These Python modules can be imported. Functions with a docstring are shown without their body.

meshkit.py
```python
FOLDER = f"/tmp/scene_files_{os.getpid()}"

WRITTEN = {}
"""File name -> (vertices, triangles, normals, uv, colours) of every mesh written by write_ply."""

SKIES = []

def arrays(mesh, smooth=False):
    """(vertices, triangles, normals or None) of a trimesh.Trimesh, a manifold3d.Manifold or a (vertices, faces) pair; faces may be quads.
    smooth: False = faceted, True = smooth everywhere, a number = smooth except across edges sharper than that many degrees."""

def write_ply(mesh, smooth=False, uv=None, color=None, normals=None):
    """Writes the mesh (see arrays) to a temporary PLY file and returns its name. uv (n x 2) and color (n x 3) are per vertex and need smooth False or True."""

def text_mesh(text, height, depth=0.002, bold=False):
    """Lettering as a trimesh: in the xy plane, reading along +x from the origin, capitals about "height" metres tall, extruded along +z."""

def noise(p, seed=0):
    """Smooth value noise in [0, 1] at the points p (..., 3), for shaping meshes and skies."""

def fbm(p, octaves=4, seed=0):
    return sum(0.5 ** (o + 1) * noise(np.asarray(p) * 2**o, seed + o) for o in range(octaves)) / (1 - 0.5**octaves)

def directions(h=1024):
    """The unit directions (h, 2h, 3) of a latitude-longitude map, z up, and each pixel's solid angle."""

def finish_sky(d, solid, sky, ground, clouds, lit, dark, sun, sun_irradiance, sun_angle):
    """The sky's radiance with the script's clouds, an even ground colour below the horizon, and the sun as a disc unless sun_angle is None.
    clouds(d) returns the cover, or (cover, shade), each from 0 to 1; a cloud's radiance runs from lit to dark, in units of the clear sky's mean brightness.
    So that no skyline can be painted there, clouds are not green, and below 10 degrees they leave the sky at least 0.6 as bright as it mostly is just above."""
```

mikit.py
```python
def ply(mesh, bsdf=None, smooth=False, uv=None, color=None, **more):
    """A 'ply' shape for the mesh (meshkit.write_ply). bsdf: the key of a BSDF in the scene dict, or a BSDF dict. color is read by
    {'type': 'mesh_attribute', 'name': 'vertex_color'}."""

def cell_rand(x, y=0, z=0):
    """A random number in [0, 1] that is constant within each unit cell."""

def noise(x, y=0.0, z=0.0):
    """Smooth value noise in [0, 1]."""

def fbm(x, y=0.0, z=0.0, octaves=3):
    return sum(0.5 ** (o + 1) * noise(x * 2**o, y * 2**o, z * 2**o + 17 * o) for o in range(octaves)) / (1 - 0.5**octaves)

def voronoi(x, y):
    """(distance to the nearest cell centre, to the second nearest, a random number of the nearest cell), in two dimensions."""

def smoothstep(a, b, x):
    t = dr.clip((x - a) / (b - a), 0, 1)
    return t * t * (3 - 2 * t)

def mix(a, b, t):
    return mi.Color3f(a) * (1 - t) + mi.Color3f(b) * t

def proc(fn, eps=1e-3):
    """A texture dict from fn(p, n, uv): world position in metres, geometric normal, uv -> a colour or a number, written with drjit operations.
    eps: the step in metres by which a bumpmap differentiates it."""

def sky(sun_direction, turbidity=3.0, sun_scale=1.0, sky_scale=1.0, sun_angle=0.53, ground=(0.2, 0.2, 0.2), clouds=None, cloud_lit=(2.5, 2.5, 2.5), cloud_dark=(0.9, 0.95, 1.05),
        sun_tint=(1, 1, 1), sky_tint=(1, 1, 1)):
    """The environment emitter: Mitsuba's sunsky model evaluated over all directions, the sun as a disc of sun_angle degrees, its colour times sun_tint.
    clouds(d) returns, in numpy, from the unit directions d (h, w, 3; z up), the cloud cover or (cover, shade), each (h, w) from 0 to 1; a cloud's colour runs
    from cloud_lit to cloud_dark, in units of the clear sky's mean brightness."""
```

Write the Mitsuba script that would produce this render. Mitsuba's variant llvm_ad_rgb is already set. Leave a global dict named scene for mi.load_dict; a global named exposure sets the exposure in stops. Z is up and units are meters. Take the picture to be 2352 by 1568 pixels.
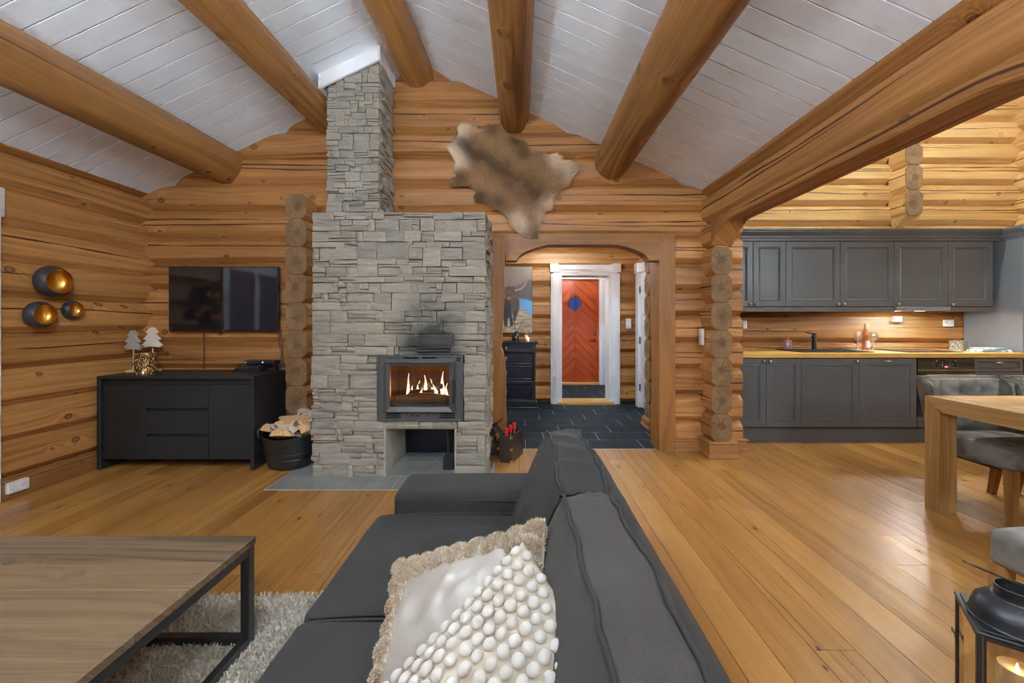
import math
import numpy as np
import trimesh
import drjit as dr
import mitsuba as mi
import mikit
import meshkit
from mikit import proc, noise, fbm, voronoi, cell_rand, smoothstep, mix
from shapely.geometry import Polygon, box as sbox
from shapely import affinity

T = mi.ScalarTransform4f
scene, labels, count = {}, {}, {}
PI = math.pi

# ---------------------------------------------------------------- camera, sky, main lights, exposure
F, CX, CY, EYE = 920.0, 1196.0, 738.0, 1.28
scene['camera'] = {'type': 'perspective', 'fov': math.degrees(2 * math.atan(1176 / F)), 'fov_axis': 'x',
                   'principal_point_offset_x': (1176 - CX) / 2352.0, 'principal_point_offset_y': (784 - CY) / 1568.0,
                   'near_clip': 0.02, 'far_clip': 200.0,
                   'to_world': T().look_at(origin=[0, 0, EYE], target=[0, 1, EYE], up=[0, 0, 1])}
scene['dusk_sky'] = {'type': 'constant', 'radiance': {'type': 'rgb', 'value': [0.006, 0.026, 0.11]}}
exposure = 1.5
PENDANT = (88.0, 111.0, 130.0)      # globe lamps of the living room
CEILING_FILL = (186.0, 206.0, 222.0)    # added floor lamps, out of view, that brighten the ceiling
REAR_FILL = (64.0, 80.0, 93.0)  # added globes behind the camera, unseen, as fill light
DINING = (50.0, 60.0, 67.0)  # added pendant, out of view, to light the table and chairs
KITCHEN = (470.0, 530.0, 505.0)     # spots in the kitchen ceiling
HALL = (120.0, 150.0, 174.0)
HOOD = (980.0, 1030.0, 960.0)

# ---------------------------------------------------------------- small helpers
def S(r, g, b):
    c = np.array([r, g, b]) / 255.0
    return tuple(float(x) for x in np.where(c <= 0.04045, c / 12.92, ((c + 0.055) / 1.055) ** 2.4))


def rgb(c):
    return {'type': 'rgb', 'value': list(map(float, c))}


def mat(key, color, rough=0.5, metal=0.0, bump=None, bscale=1.0, **kw):
    base = color if isinstance(color, dict) else rgb(color)
    b = {'type': 'principled', 'base_color': base, 'roughness': rough, 'metallic': metal, **kw}
    if bump is not None:
        b = {'type': 'bumpmap', 'arbitrary': bump, 'scale': bscale, 'bsdf': b}
    scene[key] = {'type': 'twosided', 'bsdf': b}
    return key


def fresh(key):
    n = count.get(key)
    count[key] = 0 if n is None else n + 1
    return key if n is None else f'{key}_{n + 1:03d}'


def thing(name, label, cat, group=None, kind=None):
    k = fresh(name)
    labels[k] = {'label': label, 'category': cat}
    if group:
        labels[k]['group'] = group
    if kind:
        labels[k]['kind'] = kind
    return k


def put(key, mesh, bsdf, smooth=False, **kw):
    scene[key] = mikit.ply(mesh, bsdf, smooth=smooth, **kw)
    return key


def obj(name, mesh, bsdf, label, cat, smooth=False, group=None, kind=None, **kw):
    return put(thing(name, label, cat, group, kind), mesh, bsdf, smooth, **kw)


def part(parent, name, mesh, bsdf, smooth=False, label=None, kind=None, **kw):
    k = fresh(f'{parent}__{name}')
    put(k, mesh, bsdf, smooth, **kw)
    if label or kind:
        labels[k] = {}
        if label:
            labels[k]['label'] = label
        if kind:
            labels[k]['kind'] = kind
    return k


def join(*ms):
    vs, fs, n = [], [], 0
    for m in ms:
        v, f = vf(m)
        vs.append(v)
        fs.append(f + n)
        n += len(v)
    return np.vstack(vs), np.vstack(fs)


def vf(m):
    if isinstance(m, trimesh.Trimesh):
        return np.asarray(m.vertices, float), np.asarray(m.faces, int)
    v, f = np.asarray(m[0], float), np.asarray(m[1], int)
    if f.shape[1] == 4:
        f = np.vstack([f[:, [0, 1, 2]], f[:, [0, 2, 3]]])
    return v, f


def rotz(deg):
    a = math.radians(deg)
    return np.array([[math.cos(a), -math.sin(a), 0], [math.sin(a), math.cos(a), 0], [0, 0, 1.0]])


def roty(deg):
    a = math.radians(deg)
    return np.array([[math.cos(a), 0, math.sin(a)], [0, 1, 0], [-math.sin(a), 0, math.cos(a)]])


def rotx(deg):
    a = math.radians(deg)
    return np.array([[1, 0, 0], [0, math.cos(a), -math.sin(a)], [0, math.sin(a), math.cos(a)]])


def move(m, R=None, t=(0, 0, 0)):
    v, f = vf(m)
    if R is not None:
        v = v @ np.asarray(R).T
    return v + np.asarray(t, float), f


_S8 = np.array([[x, y, z] for x in (-1, 1) for y in (-1, 1) for z in (-1, 1)], float)
_C24 = np.vstack([np.where(np.arange(3) == a, s, s * 0.7) for s in _S8 for a in range(3)])
_h = trimesh.convex.convex_hull(_C24)
_map = [int(np.argmin(np.linalg.norm(_C24 - v, axis=1))) for v in _h.vertices]
_F24 = np.array(_map)[_h.faces]


def cbox(x0, x1, y0, y1, z0, z1, b=0.003, jit=0.0, rng=None):
    """A box with chamfered edges (44 triangles); jit moves its eight corners."""
    h = np.array([x1 - x0, y1 - y0, z1 - z0]) / 2
    c = np.array([x0 + x1, y0 + y1, z0 + z1]) / 2
    b = min(b, 0.45 * h.min())
    v = np.vstack([np.where(np.arange(3) == a, s * h, s * (h - b)) for s in _S8 for a in range(3)])
    if jit:
        v = v + np.repeat(rng.uniform(-jit, jit, (8, 3)), 3, axis=0)
    return v + c, _F24


def grid_faces(n, m, wrap=False):
    i, j = np.meshgrid(np.arange(n - 1), np.arange(m if wrap else m - 1), indexing='ij')
    j2 = (j + 1) % m
    return np.stack([i * m + j, i * m + j2, (i + 1) * m + j2, (i + 1) * m + j], -1).reshape(-1, 4)


def lathe(profile, n=32, close=True):
    """profile: (r, z) points from the bottom up, turned about z."""
    p = np.asarray(profile, float)
    a = np.arange(n) * 2 * PI / n
    v = np.stack([p[:, None, 0] * np.cos(a), p[:, None, 0] * np.sin(a), np.repeat(p[:, 1:2], n, 1)], -1).reshape(-1, 3)
    q = grid_faces(len(p), n, True)
    f = np.vstack([q[:, [0, 1, 2]], q[:, [0, 2, 3]]])
    if close:
        k = len(v)
        v = np.vstack([v, [[0, 0, p[0, 1]], [0, 0, p[-1, 1]]]])
        i = np.arange(n)
        f = np.vstack([f, np.stack([(i + 1) % n, i, np.full(n, k)], 1), np.stack([i + (len(p) - 1) * n, (i + 1) % n + (len(p) - 1) * n, np.full(n, k + 1)], 1)])
    return v, f


def tube(points, r, sides=8, caps=True):
    p = np.asarray(points, float)
    t = np.gradient(p, axis=0)
    t /= np.linalg.norm(t, axis=1, keepdims=True) + 1e-12
    ref = np.array([0, 0, 1.0]) if abs(t[:, 2]).max() < 0.95 else np.array([0.31, 0.95, 0.05])
    a = np.cross(t, ref)
    a /= np.linalg.norm(a, axis=1, keepdims=True) + 1e-12
    b = np.cross(t, a)
    g = np.arange(sides) * 2 * PI / sides
    r = np.broadcast_to(r, (len(p),))[:, None, None]
    v = (p[:, None] + r * (np.cos(g)[None, :, None] * a[:, None] + np.sin(g)[None, :, None] * b[:, None])).reshape(-1, 3)
    q = grid_faces(len(p), sides, True)
    f = np.vstack([q[:, [0, 1, 2]], q[:, [0, 2, 3]]])
    if caps:
        k = len(v)
        v = np.vstack([v, p[:1], p[-1:]])
        i = np.arange(sides)
        f = np.vstack([f, np.stack([(i + 1) % sides, i, np.full(sides, k)], 1), np.stack([i + k - sides, (i + 1) % sides + k - sides, np.full(sides, k + 1)], 1)])
    return v, f


def spline(pts, n=40):
    p = np.asarray(pts, float)
    s = np.r_[0, np.cumsum(np.linalg.norm(np.diff(p, axis=0), axis=1))]
    from scipy.interpolate import CubicSpline
    return CubicSpline(s, p)(np.linspace(0, s[-1], n))


def extrude(poly, d, plane='xz', at=0.0):
    """Polygon(s) extruded by d: 'xz' grows along +y from y=at, 'yz' along +x, 'xy' along +z."""
    gs = [g for g in getattr(poly, 'geoms', [poly]) if g.area > 1e-7]
    m = trimesh.util.concatenate([trimesh.creation.extrude_polygon(g, d, engine='earcut') for g in gs])
    v = np.array(m.vertices)
    if plane == 'xz':
        v = np.stack([v[:, 0], v[:, 2] + at, v[:, 1]], 1)
    elif plane == 'yz':
        v = np.stack([v[:, 2] + at, v[:, 0], v[:, 1]], 1)
    else:
        v = v + [0, 0, at]
    return v, np.array(m.faces)


def soft_box(h, r, n=14):
    """A rounded box of half sizes h, radius r, with an even n-grid on each face; returns vertices, faces, unit cube coordinates."""
    m = trimesh.creation.box(extents=(2, 2, 2))
    g = np.linspace(-1, 1, n + 1)
    vs, fs, k = [], [], 0
    for a in range(3):
        for s in (-1, 1):
            u, w = np.meshgrid(g, g, indexing='ij')
            p = np.empty((n + 1, n + 1, 3))
            p[..., a], p[..., (a + 1) % 3], p[..., (a + 2) % 3] = s, u, w
            q = grid_faces(n + 1, n + 1)
            vs.append(p.reshape(-1, 3))
            fs.append((q if s > 0 else q[:, ::-1]) + k)
            k += (n + 1) ** 2
    v, f = np.vstack(vs), np.vstack(fs)
    key = np.round(v * 1e5).astype(int)
    _, first, inv = np.unique(key, axis=0, return_index=True, return_inverse=True)
    v, f = v[first], inv.reshape(-1)[f]
    h = np.asarray(h, float)
    # spread the grid so that some rows fall on the rounding
    w = v * h
    q = np.clip(w, -(h - r), h - r)
    d = w - q
    ln = np.linalg.norm(d, axis=1, keepdims=True)
    w = q + np.where(ln > 1e-9, d / np.maximum(ln, 1e-9) * np.minimum(r, np.maximum(ln, r)), 0)
    return w, np.vstack([f[:, [0, 1, 2]], f[:, [0, 2, 3]]]), v


def vnormals(v, f):
    n = np.zeros_like(v)
    fn = np.cross(v[f[:, 1]] - v[f[:, 0]], v[f[:, 2]] - v[f[:, 0]])
    for k in range(3):
        np.add.at(n, f[:, k], fn)
    return n / (np.linalg.norm(n, axis=1, keepdims=True) + 1e-12)


def ring_panel(x0, x1, z0, z1, y, rings, thick=0.02, uvo=None):
    """A panelled front facing -y: rings of (inset, depth); the first ring is the outer edge."""
    vs = []
    for o, d in [(0, thick)] + rings:
        vs += [[x0 + o, y + d, z0 + o], [x1 - o, y + d, z0 + o], [x1 - o, y + d, z1 - o], [x0 + o, y + d, z1 - o]]
    q = [[k * 4 + i, k * 4 + (i + 1) % 4, (k + 1) * 4 + (i + 1) % 4, (k + 1) * 4 + i] for k in range(len(rings)) for i in range(4)]
    q.append([len(rings) * 4 + i for i in range(4)])
    q.append([3, 2, 1, 0])
    return vf((np.array(vs), np.array(q)))


# ---------------------------------------------------------------- materials
def _wood(u, v, light, dark, knot, streak=1.0, knots=True, crack=0.0, freq=34.0):
    i = dr.floor(v / 2.0)
    r1, r2, r3 = cell_rand(i, 1), cell_rand(i, 2), cell_rand(i, 3)
    w = v - 2.0 * i
    uu = u + r1 * 40.0
    swirl = 0.0
    kmask = 0.0
    if knots:
        d, _, which = voronoi(uu * 3.4, w * 4.3 + r2 * 9.0)
        on = smoothstep(0.76, 0.80, which)
        d = d * (0.7 + 1.2 * cell_rand(dr.floor(which * 997.0)))
        swirl = on * dr.exp(-d * d * 26.0) * 3.2
        kmask = on * smoothstep(0.085, 0.055, d)
        kring = on * smoothstep(0.03, 0.0, dr.abs(d - 0.072))
    y = w * freq + 5.0 * fbm(uu * 0.75, w * 5.0, r3 * 7.0, octaves=2) + swirl
    band = noise(uu * 0.5, y * 1.4, r2 * 30.0) * 0.6 + noise(uu * 1.6, y * 4.1, r1 * 30.0) * 0.4
    fine = noise(uu * 5.0, w * 420.0, r3 * 5.0)
    cloud = fbm(uu * 1.1, w * 7.0, r1 * 11.0, octaves=3)
    t = dr.clip(0.16 + 0.62 * band + 0.20 * streak * (fine - 0.5) + 0.55 * (cloud - 0.5) + 0.34 * (r1 - 0.5), 0, 1)
    t = dr.clip(t * 1.25 - 0.10, 0, 1)
    c = mix(dark, light, t)
    if knots:
        c = mix(c, knot, dr.clip(0.50 * kmask + 0.55 * kring, 0, 1))
    if crack:
        for s, b in ((0.175, 0.0), (0.215, 3.0), (0.565, 6.0)):
            path = s + 0.05 * (r3 - 0.5) + 0.05 * (fbm(uu * 0.9 + b, i * 3.0 + b, octaves=3) - 0.5)
            here = smoothstep(0.42, 0.78, noise(uu * 0.8 + b * 2.0, i * 7.0 + b))
            wd = 0.0075 * here * (0.35 + noise(uu * 4.0, i * 3.0 + b)) + 1e-5
            c = mix(c, S(58, 28, 12), crack * smoothstep(0.0, 0.12, here) * smoothstep(1.0, 0.55, dr.abs(w - path) / wd))
    return c


def wood(light, dark, knot, **kw):
    return lambda p, n, uv: _wood(uv.x, uv.y, light, dark, knot, **kw)


mat('log_wood', proc(wood(S(186, 131, 76), S(104, 61, 28), S(52, 26, 12), crack=1.0)), 0.5, specular=0.3)
mat('lit_log', proc(wood(S(222, 184, 124), S(168, 122, 68), S(96, 60, 30), crack=0.9)), 0.5, specular=0.3)  # same wood as log_wood, the strong kitchen light put into its colour
mat('beam_wood', proc(wood(S(154, 106, 58), S(80, 46, 20), S(42, 23, 10), crack=0.9, freq=22.0)), 0.5, specular=0.3)


def _log_end(p, n, uv):
    i, j = dr.floor((uv.x + 2.0) / 4.0), dr.floor((uv.y + 2.0) / 4.0)
    x, y = uv.x - 4.0 * i, uv.y - 4.0 * j
    x = x + 0.03 * (cell_rand(i, j, 1) - 0.5)
    y = y + 0.04 * (cell_rand(i, j, 2) - 0.5)
    r = dr.sqrt(x * x + y * y) + 0.006 * noise(x * 40, y * 40, i)
    ring = noise(r * 210.0, i * 5.0, j * 5.0)
    c = mix(S(80, 56, 36), S(122, 92, 63), 0.35 * ring + 0.75 * fbm(x * 14, y * 14, i * 3 + j, octaves=3))
    c = mix(c, S(62, 44, 30), 0.6 * smoothstep(0.06, 0.01, r))
    for k in range(6):
        a = 2 * PI * cell_rand(i, j, 10 + k)
        ca, sa = dr.cos(a), dr.sin(a)
        along, off = x * ca + y * sa, dr.abs(-x * sa + y * ca + 0.004 * (noise(r * 60, k, i) - 0.5))
        ln = 0.03 + 0.11 * cell_rand(i, j, 20 + k)
        c = mix(c, S(26, 16, 10), 0.9 * smoothstep(0.0030, 0.0008, off) * smoothstep(0.02 * cell_rand(i, j, 30 + k), 0.03, along) * smoothstep(ln, ln * 0.7, along))
    return c


mat('log_end', proc(_log_end), 0.75, specular=0.2)


def _oak(p, n, uv):
    u, v = uv.x, uv.y
    i = dr.floor(v / 2.0)
    r1, r2, r3 = cell_rand(i, 1), cell_rand(i, 2), cell_rand(i, 3)
    w = v - 2.0 * i
    uu = u + 30.0 * r1
    y = w * 30.0 + 4.5 * fbm(uu * 0.9, w * 6.0, r3 * 9, octaves=2)
    band = noise(uu * 0.6, y * 1.6, r2 * 40) * 0.55 + noise(uu * 2.2, y * 6.0, r1 * 40) * 0.45
    fine = noise(uu * 9.0, w * 520.0, r3 * 4)
    cloud = fbm(uu * 1.3, w * 5.0, r1 * 13, octaves=3)
    t = dr.clip(0.10 + 0.52 * band + 0.22 * (fine - 0.5) + 0.5 * (cloud - 0.45) + 0.50 * (r1 - 0.4), 0, 1)
    c = mix(S(100, 60, 24), S(160, 114, 60), t)
    c = mix(c, S(158, 108, 56), 0.25 * r2)
    d, _, which = voronoi(uu * 1.7 + 5.0, w * 4.0 + r2 * 7)
    on = smoothstep(0.66, 0.7, which)
    c = mix(c, S(112, 70, 34), 0.6 * on * smoothstep(0.16, 0.03, d))
    c = mix(c, S(34, 22, 14), on * smoothstep(0.034, 0.018, d + 0.02 * (noise(uu * 30, w * 90) - 0.5)))
    path = 0.02 + 0.12 * r3 + 0.06 * (fbm(uu * 1.2, i * 3.0, octaves=3) - 0.5)
    c = mix(c, S(52, 32, 18), smoothstep(0.62, 0.70, noise(uu * 0.9 + 4.0, i * 7.0)) * smoothstep(0.0028, 0.0010, dr.abs(w - path)))
    return c


mat('oak_floor', proc(_oak), 0.30, specular=0.45)


def _ceil(p, n, uv):
    i = dr.floor(uv.y / 2.0)
    w = uv.y - 2.0 * i
    u = uv.x + 20.0 * cell_rand(i, 1)
    c = mix(S(222, 233, 243), S(232, 242, 251), 0.7 * noise(u * 0.7, w * 12.0, i) + 0.3 * noise(u * 3.0, w * 60.0, i))
    d, _, which = voronoi(u * 2.4, w * 5.0)
    return mix(c, S(200, 210, 220), 0.5 * smoothstep(0.55, 0.65, which) * smoothstep(0.11, 0.03, d))


mat('ceiling_paint', proc(_ceil), 0.42, specular=0.4)


def _stone(p, n, uv):
    i, j = dr.floor((uv.x + 5.0) / 10.0), dr.floor((uv.y + 5.0) / 10.0)
    r1, r2 = cell_rand(i, j, 1), cell_rand(i, j, 2)
    s = fbm(p.x * 9.0 + i, p.y * 9.0 + p.z * 3.0, p.z * 46.0, octaves=4)
    g = noise(p.x * 160.0, p.y * 160.0, p.z * 260.0)
    c = mix(S(112, 108, 98), S(176, 170, 156), dr.clip(0.08 + 0.42 * r1 + 0.75 * (s - 0.28) + 0.2 * (g - 0.5), 0, 1))
    c = mix(c, S(170, 158, 136), 0.5 * smoothstep(0.93, 0.99, r2))
    spark = smoothstep(0.90, 0.97, noise(p.x * 210.0 + 3.0, p.y * 210.0, p.z * 330.0)) * smoothstep(0.5, 0.7, fbm(p.x * 20.0, p.y * 20.0, p.z * 30.0))
    c = mix(c, S(216, 214, 208), 0.8 * spark)
    # soot above the stove door
    dx = p.x + 0.735 + 0.06 * (p.z - 1.0)
    soot = smoothstep(1.70, 1.02, p.z + 0.25 * dr.abs(dx)) * smoothstep(0.40, 0.05, dr.abs(dx + 0.16 * (fbm(p.x * 5.0, p.y, p.z * 5.0, octaves=3) - 0.5))) * smoothstep(0.96, 1.02, p.z)
    soot = dr.clip(1.6 * soot * (0.15 + 1.5 * fbm(p.x * 7.0, p.y, p.z * 9.0, octaves=3)), 0, 1)
    return mix(c, S(22, 19, 17), 0.92 * soot)


def _stone_bump(p, n, uv):
    return 0.55 * fbm(p.x * 14.0, p.y * 14.0, p.z * 60.0, octaves=4) + 0.2 * noise(p.x * 120.0, p.y * 120.0, p.z * 200.0)


mat('stone', proc(_stone), 0.75, bump=proc(_stone_bump, 0.0012), bscale=0.022, specular=0.25)
mat('mortar', S(138, 134, 126), 0.9, specular=0.1)
mat('niche_plaster', proc(lambda p, n, uv: mix(S(150, 144, 132), S(172, 166, 154), fbm(p.x * 20, p.y * 20, p.z * 20))), 0.8, specular=0.2)


def _slate(p, n, uv):
    r = cell_rand(dr.floor(uv.y / 2.0), 5)
    f = fbm(p.x * 5.0 + 13 * r, p.y * 5.0, octaves=4)
    return mix(S(15, 16, 17), S(32, 33, 34), dr.clip(0.25 * r + 0.9 * (f - 0.2), 0, 1))


mat('slate', proc(_slate), 0.7, specular=0.03)
mat('hearth_slate', proc(lambda p, n, uv: mix(S(92, 92, 88), S(126, 125, 119), fbm(p.x * 9, p.y * 9, cell_rand(dr.floor(uv.y / 2.0)) * 9, octaves=4))), 0.5, specular=0.4)
mat('grout', S(150, 147, 140), 0.9, specular=0.1)


def _cloth(c0, c1, f=900.0):
    return lambda p, n, uv: mix(c0, c1, dr.clip(0.55 * noise(p.x * f, p.y * f, p.z * f) + 0.45 * fbm(p.x * 7, p.y * 7, p.z * 7), 0, 1))


mat('sofa_cloth', proc(_cloth(S(26, 23, 21), S(42, 38, 35))), 0.9, specular=0.15, sheen=0.25)
mat('sofa_cloth_worn', proc(_cloth(S(34, 30, 27), S(55, 49, 45))), 0.9, specular=0.15, sheen=0.3)


def _velvet(p, n, uv):
    return mix(S(74, 69, 63), S(112, 105, 96), smoothstep(0.25, 0.75, fbm(p.x * 9, p.y * 9, p.z * 9, octaves=3)))


mat('velvet', proc(_velvet), 0.7, specular=0.2, sheen=1.0)
mat('kitchen_paint', S(70, 68, 66), 0.42, specular=0.4)
mat('tall_paint', S(104, 106, 110), 0.42, specular=0.4)
mat('white_paint', S(230, 232, 235), 0.35, specular=0.45)
mat('white_plastic', S(228, 228, 226), 0.3, specular=0.5)
mat('black_laminate', S(24, 24, 24), 0.45, specular=0.3)
mat('black_paint', S(22, 22, 25), 0.28, specular=0.5)
mat('dusk_tint_black', S(10, 12, 26), 0.3, specular=0.4)  # black with the blue dusk reflection of the drawers put into its colour
mat('black_plastic', S(18, 18, 19), 0.35, specular=0.5)
mat('black_gloss', (0.006, 0.006, 0.006), 0.06, specular=0.6)
mat('iron', S(58, 57, 57), 0.5, metal=0.2)
mat('dark_iron', S(26, 26, 27), 0.5, metal=0.3)
mat('black_metal', S(24, 23, 23), 0.42, metal=0.3)
mat('steel', S(188, 188, 190), 0.2, metal=1.0)
mat('gold_leaf', proc(lambda p, n, uv: mix(S(226, 160, 44), S(255, 216, 110), fbm(p.x * 40, p.y * 40, p.z * 40, octaves=3))), 0.28, metal=1.0)
mat('sconce_black', S(40, 40, 42), 0.38, metal=0.2)
mat('red_door', proc(lambda p, n, uv: mix(S(140, 48, 8), S(152, 56, 12), fbm(p.x * 6, p.y, p.z * 6))), 0.4, specular=0.4)
mat('red_foil', S(176, 34, 28), 0.3, specular=0.5)
mat('leather_trunk', S(40, 29, 24), 0.4, specular=0.4)
mat('brass', S(190, 128, 62), 0.35, metal=0.8)
mat('worktop_oak', proc(wood(S(206, 158, 84), S(156, 106, 46), S(110, 66, 28), knots=False, freq=22.0)), 0.3, specular=0.5)
mat('trim_wood', proc(wood(S(146, 100, 56), S(104, 64, 32), S(60, 34, 16))), 0.5, specular=0.3)
mat('post_wood', proc(wood(S(142, 94, 46), S(92, 54, 22), S(50, 27, 12), freq=18.0)), 0.5, specular=0.3)
mat('coffee_wood', proc(wood(S(122, 97, 69), S(52, 38, 26), S(50, 36, 26), freq=26.0, streak=1.6)), 0.55, specular=0.3)
mat('dining_wood', proc(wood(S(192, 150, 96), S(124, 86, 46), S(84, 52, 28), freq=30.0, streak=1.3)), 0.45, specular=0.35)
mat('chair_wood', proc(wood(S(150, 104, 58), S(108, 68, 34), S(70, 40, 20), knots=False)), 0.4, specular=0.4)
mat('split_wood', proc(wood(S(226, 190, 138), S(186, 142, 90), S(120, 80, 44), knots=False, freq=50.0)), 0.75, specular=0.2)
mat('birch_bark', proc(lambda p, n, uv: mix(S(206, 190, 172), S(96, 72, 54), smoothstep(0.5, 0.66, fbm(p.x * 26, p.y * 26, p.z * 26, octaves=3)))), 0.8, specular=0.2)
mat('fur', {'type': 'mesh_attribute', 'name': 'vertex_color'}, 0.85, specular=0.12, sheen=0.3)
mat('print', {'type': 'mesh_attribute', 'name': 'vertex_color'}, 0.45, specular=0.35)
mat('rug_pile', proc(lambda p, n, uv: mix(S(150, 142, 128), S(206, 198, 184), cell_rand(p.x * 130, p.y * 130))), 0.9, specular=0.1)
mat('bobble_cloth', proc(_cloth(S(158, 147, 130), S(176, 166, 149))), 0.9, specular=0.1, sheen=0.3)
mat('bobble', proc(_cloth(S(168, 164, 156), S(186, 182, 174))), 0.9, specular=0.1, sheen=0.3)
mat('cream_satin', proc(_cloth(S(142, 135, 125), S(156, 149, 139), 500.0)), 0.45, specular=0.35)
mat('cream_fur', proc(_cloth(S(172, 158, 136), S(196, 184, 164), 120.0)), 0.9, specular=0.1, sheen=0.4)
mat('grey_felt', proc(_cloth(S(148, 140, 128), S(180, 172, 158), 300.0)), 0.95, specular=0.05)
mat('white_felt', proc(_cloth(S(240, 232, 214), S(250, 244, 228), 300.0)), 0.95, specular=0.05)
mat('candle_wax', S(232, 210, 170), 0.4, specular=0.4)
mat('towel', proc(lambda p, n, uv: mix(S(226, 228, 226), S(120, 136, 134), smoothstep(0.78, 0.86, dr.maximum(dr.sin(p.x * 90) * 0.5 + 0.5, dr.sin(p.y * 90) * 0.5 + 0.5)))), 0.9, specular=0.1)
mat('firebrick', S(52, 29, 16), 0.85, specular=0.15)
mat('charred', S(22, 17, 14), 0.9, specular=0.1)
mat('snow', S(210, 216, 226), 0.9)
mat('candle_tin', proc(lambda p, n, uv: mix(S(20, 19, 22), S(206, 160, 96), smoothstep(0.52, 0.56, fbm(p.x * 190 + p.y * 190, p.z * 110, octaves=2)))), 0.4, metal=0.4)
scene['pane_glass'] = {'type': 'thindielectric', 'int_ior': 1.5}
scene['clear_glass'] = {'type': 'thindielectric', 'int_ior': 1.5}
scene['crystal'] = {'type': 'thindielectric', 'int_ior': 2.1}
scene['smoked_glass'] = {'type': 'thindielectric', 'int_ior': 1.5, 'specular_transmittance': rgb((0.88, 0.85, 0.80))}
mat('stem_glass', S(206, 206, 204), 0.15, specular=0.8)
scene['rose_wine'] = {'type': 'principled', 'base_color': rgb(S(232, 160, 120)), 'roughness': 0.05, 'spec_trans': 0.75, 'eta': 1.4}
scene['soap_glass'] = {'type': 'principled', 'base_color': rgb(S(236, 178, 196)), 'roughness': 0.08, 'spec_trans': 0.7, 'eta': 1.4}


def glow(c):
    return {'emitter': {'type': 'area', 'radiance': rgb(c)}}


mat('lamp_glass', S(240, 236, 228), 0.4)

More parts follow.
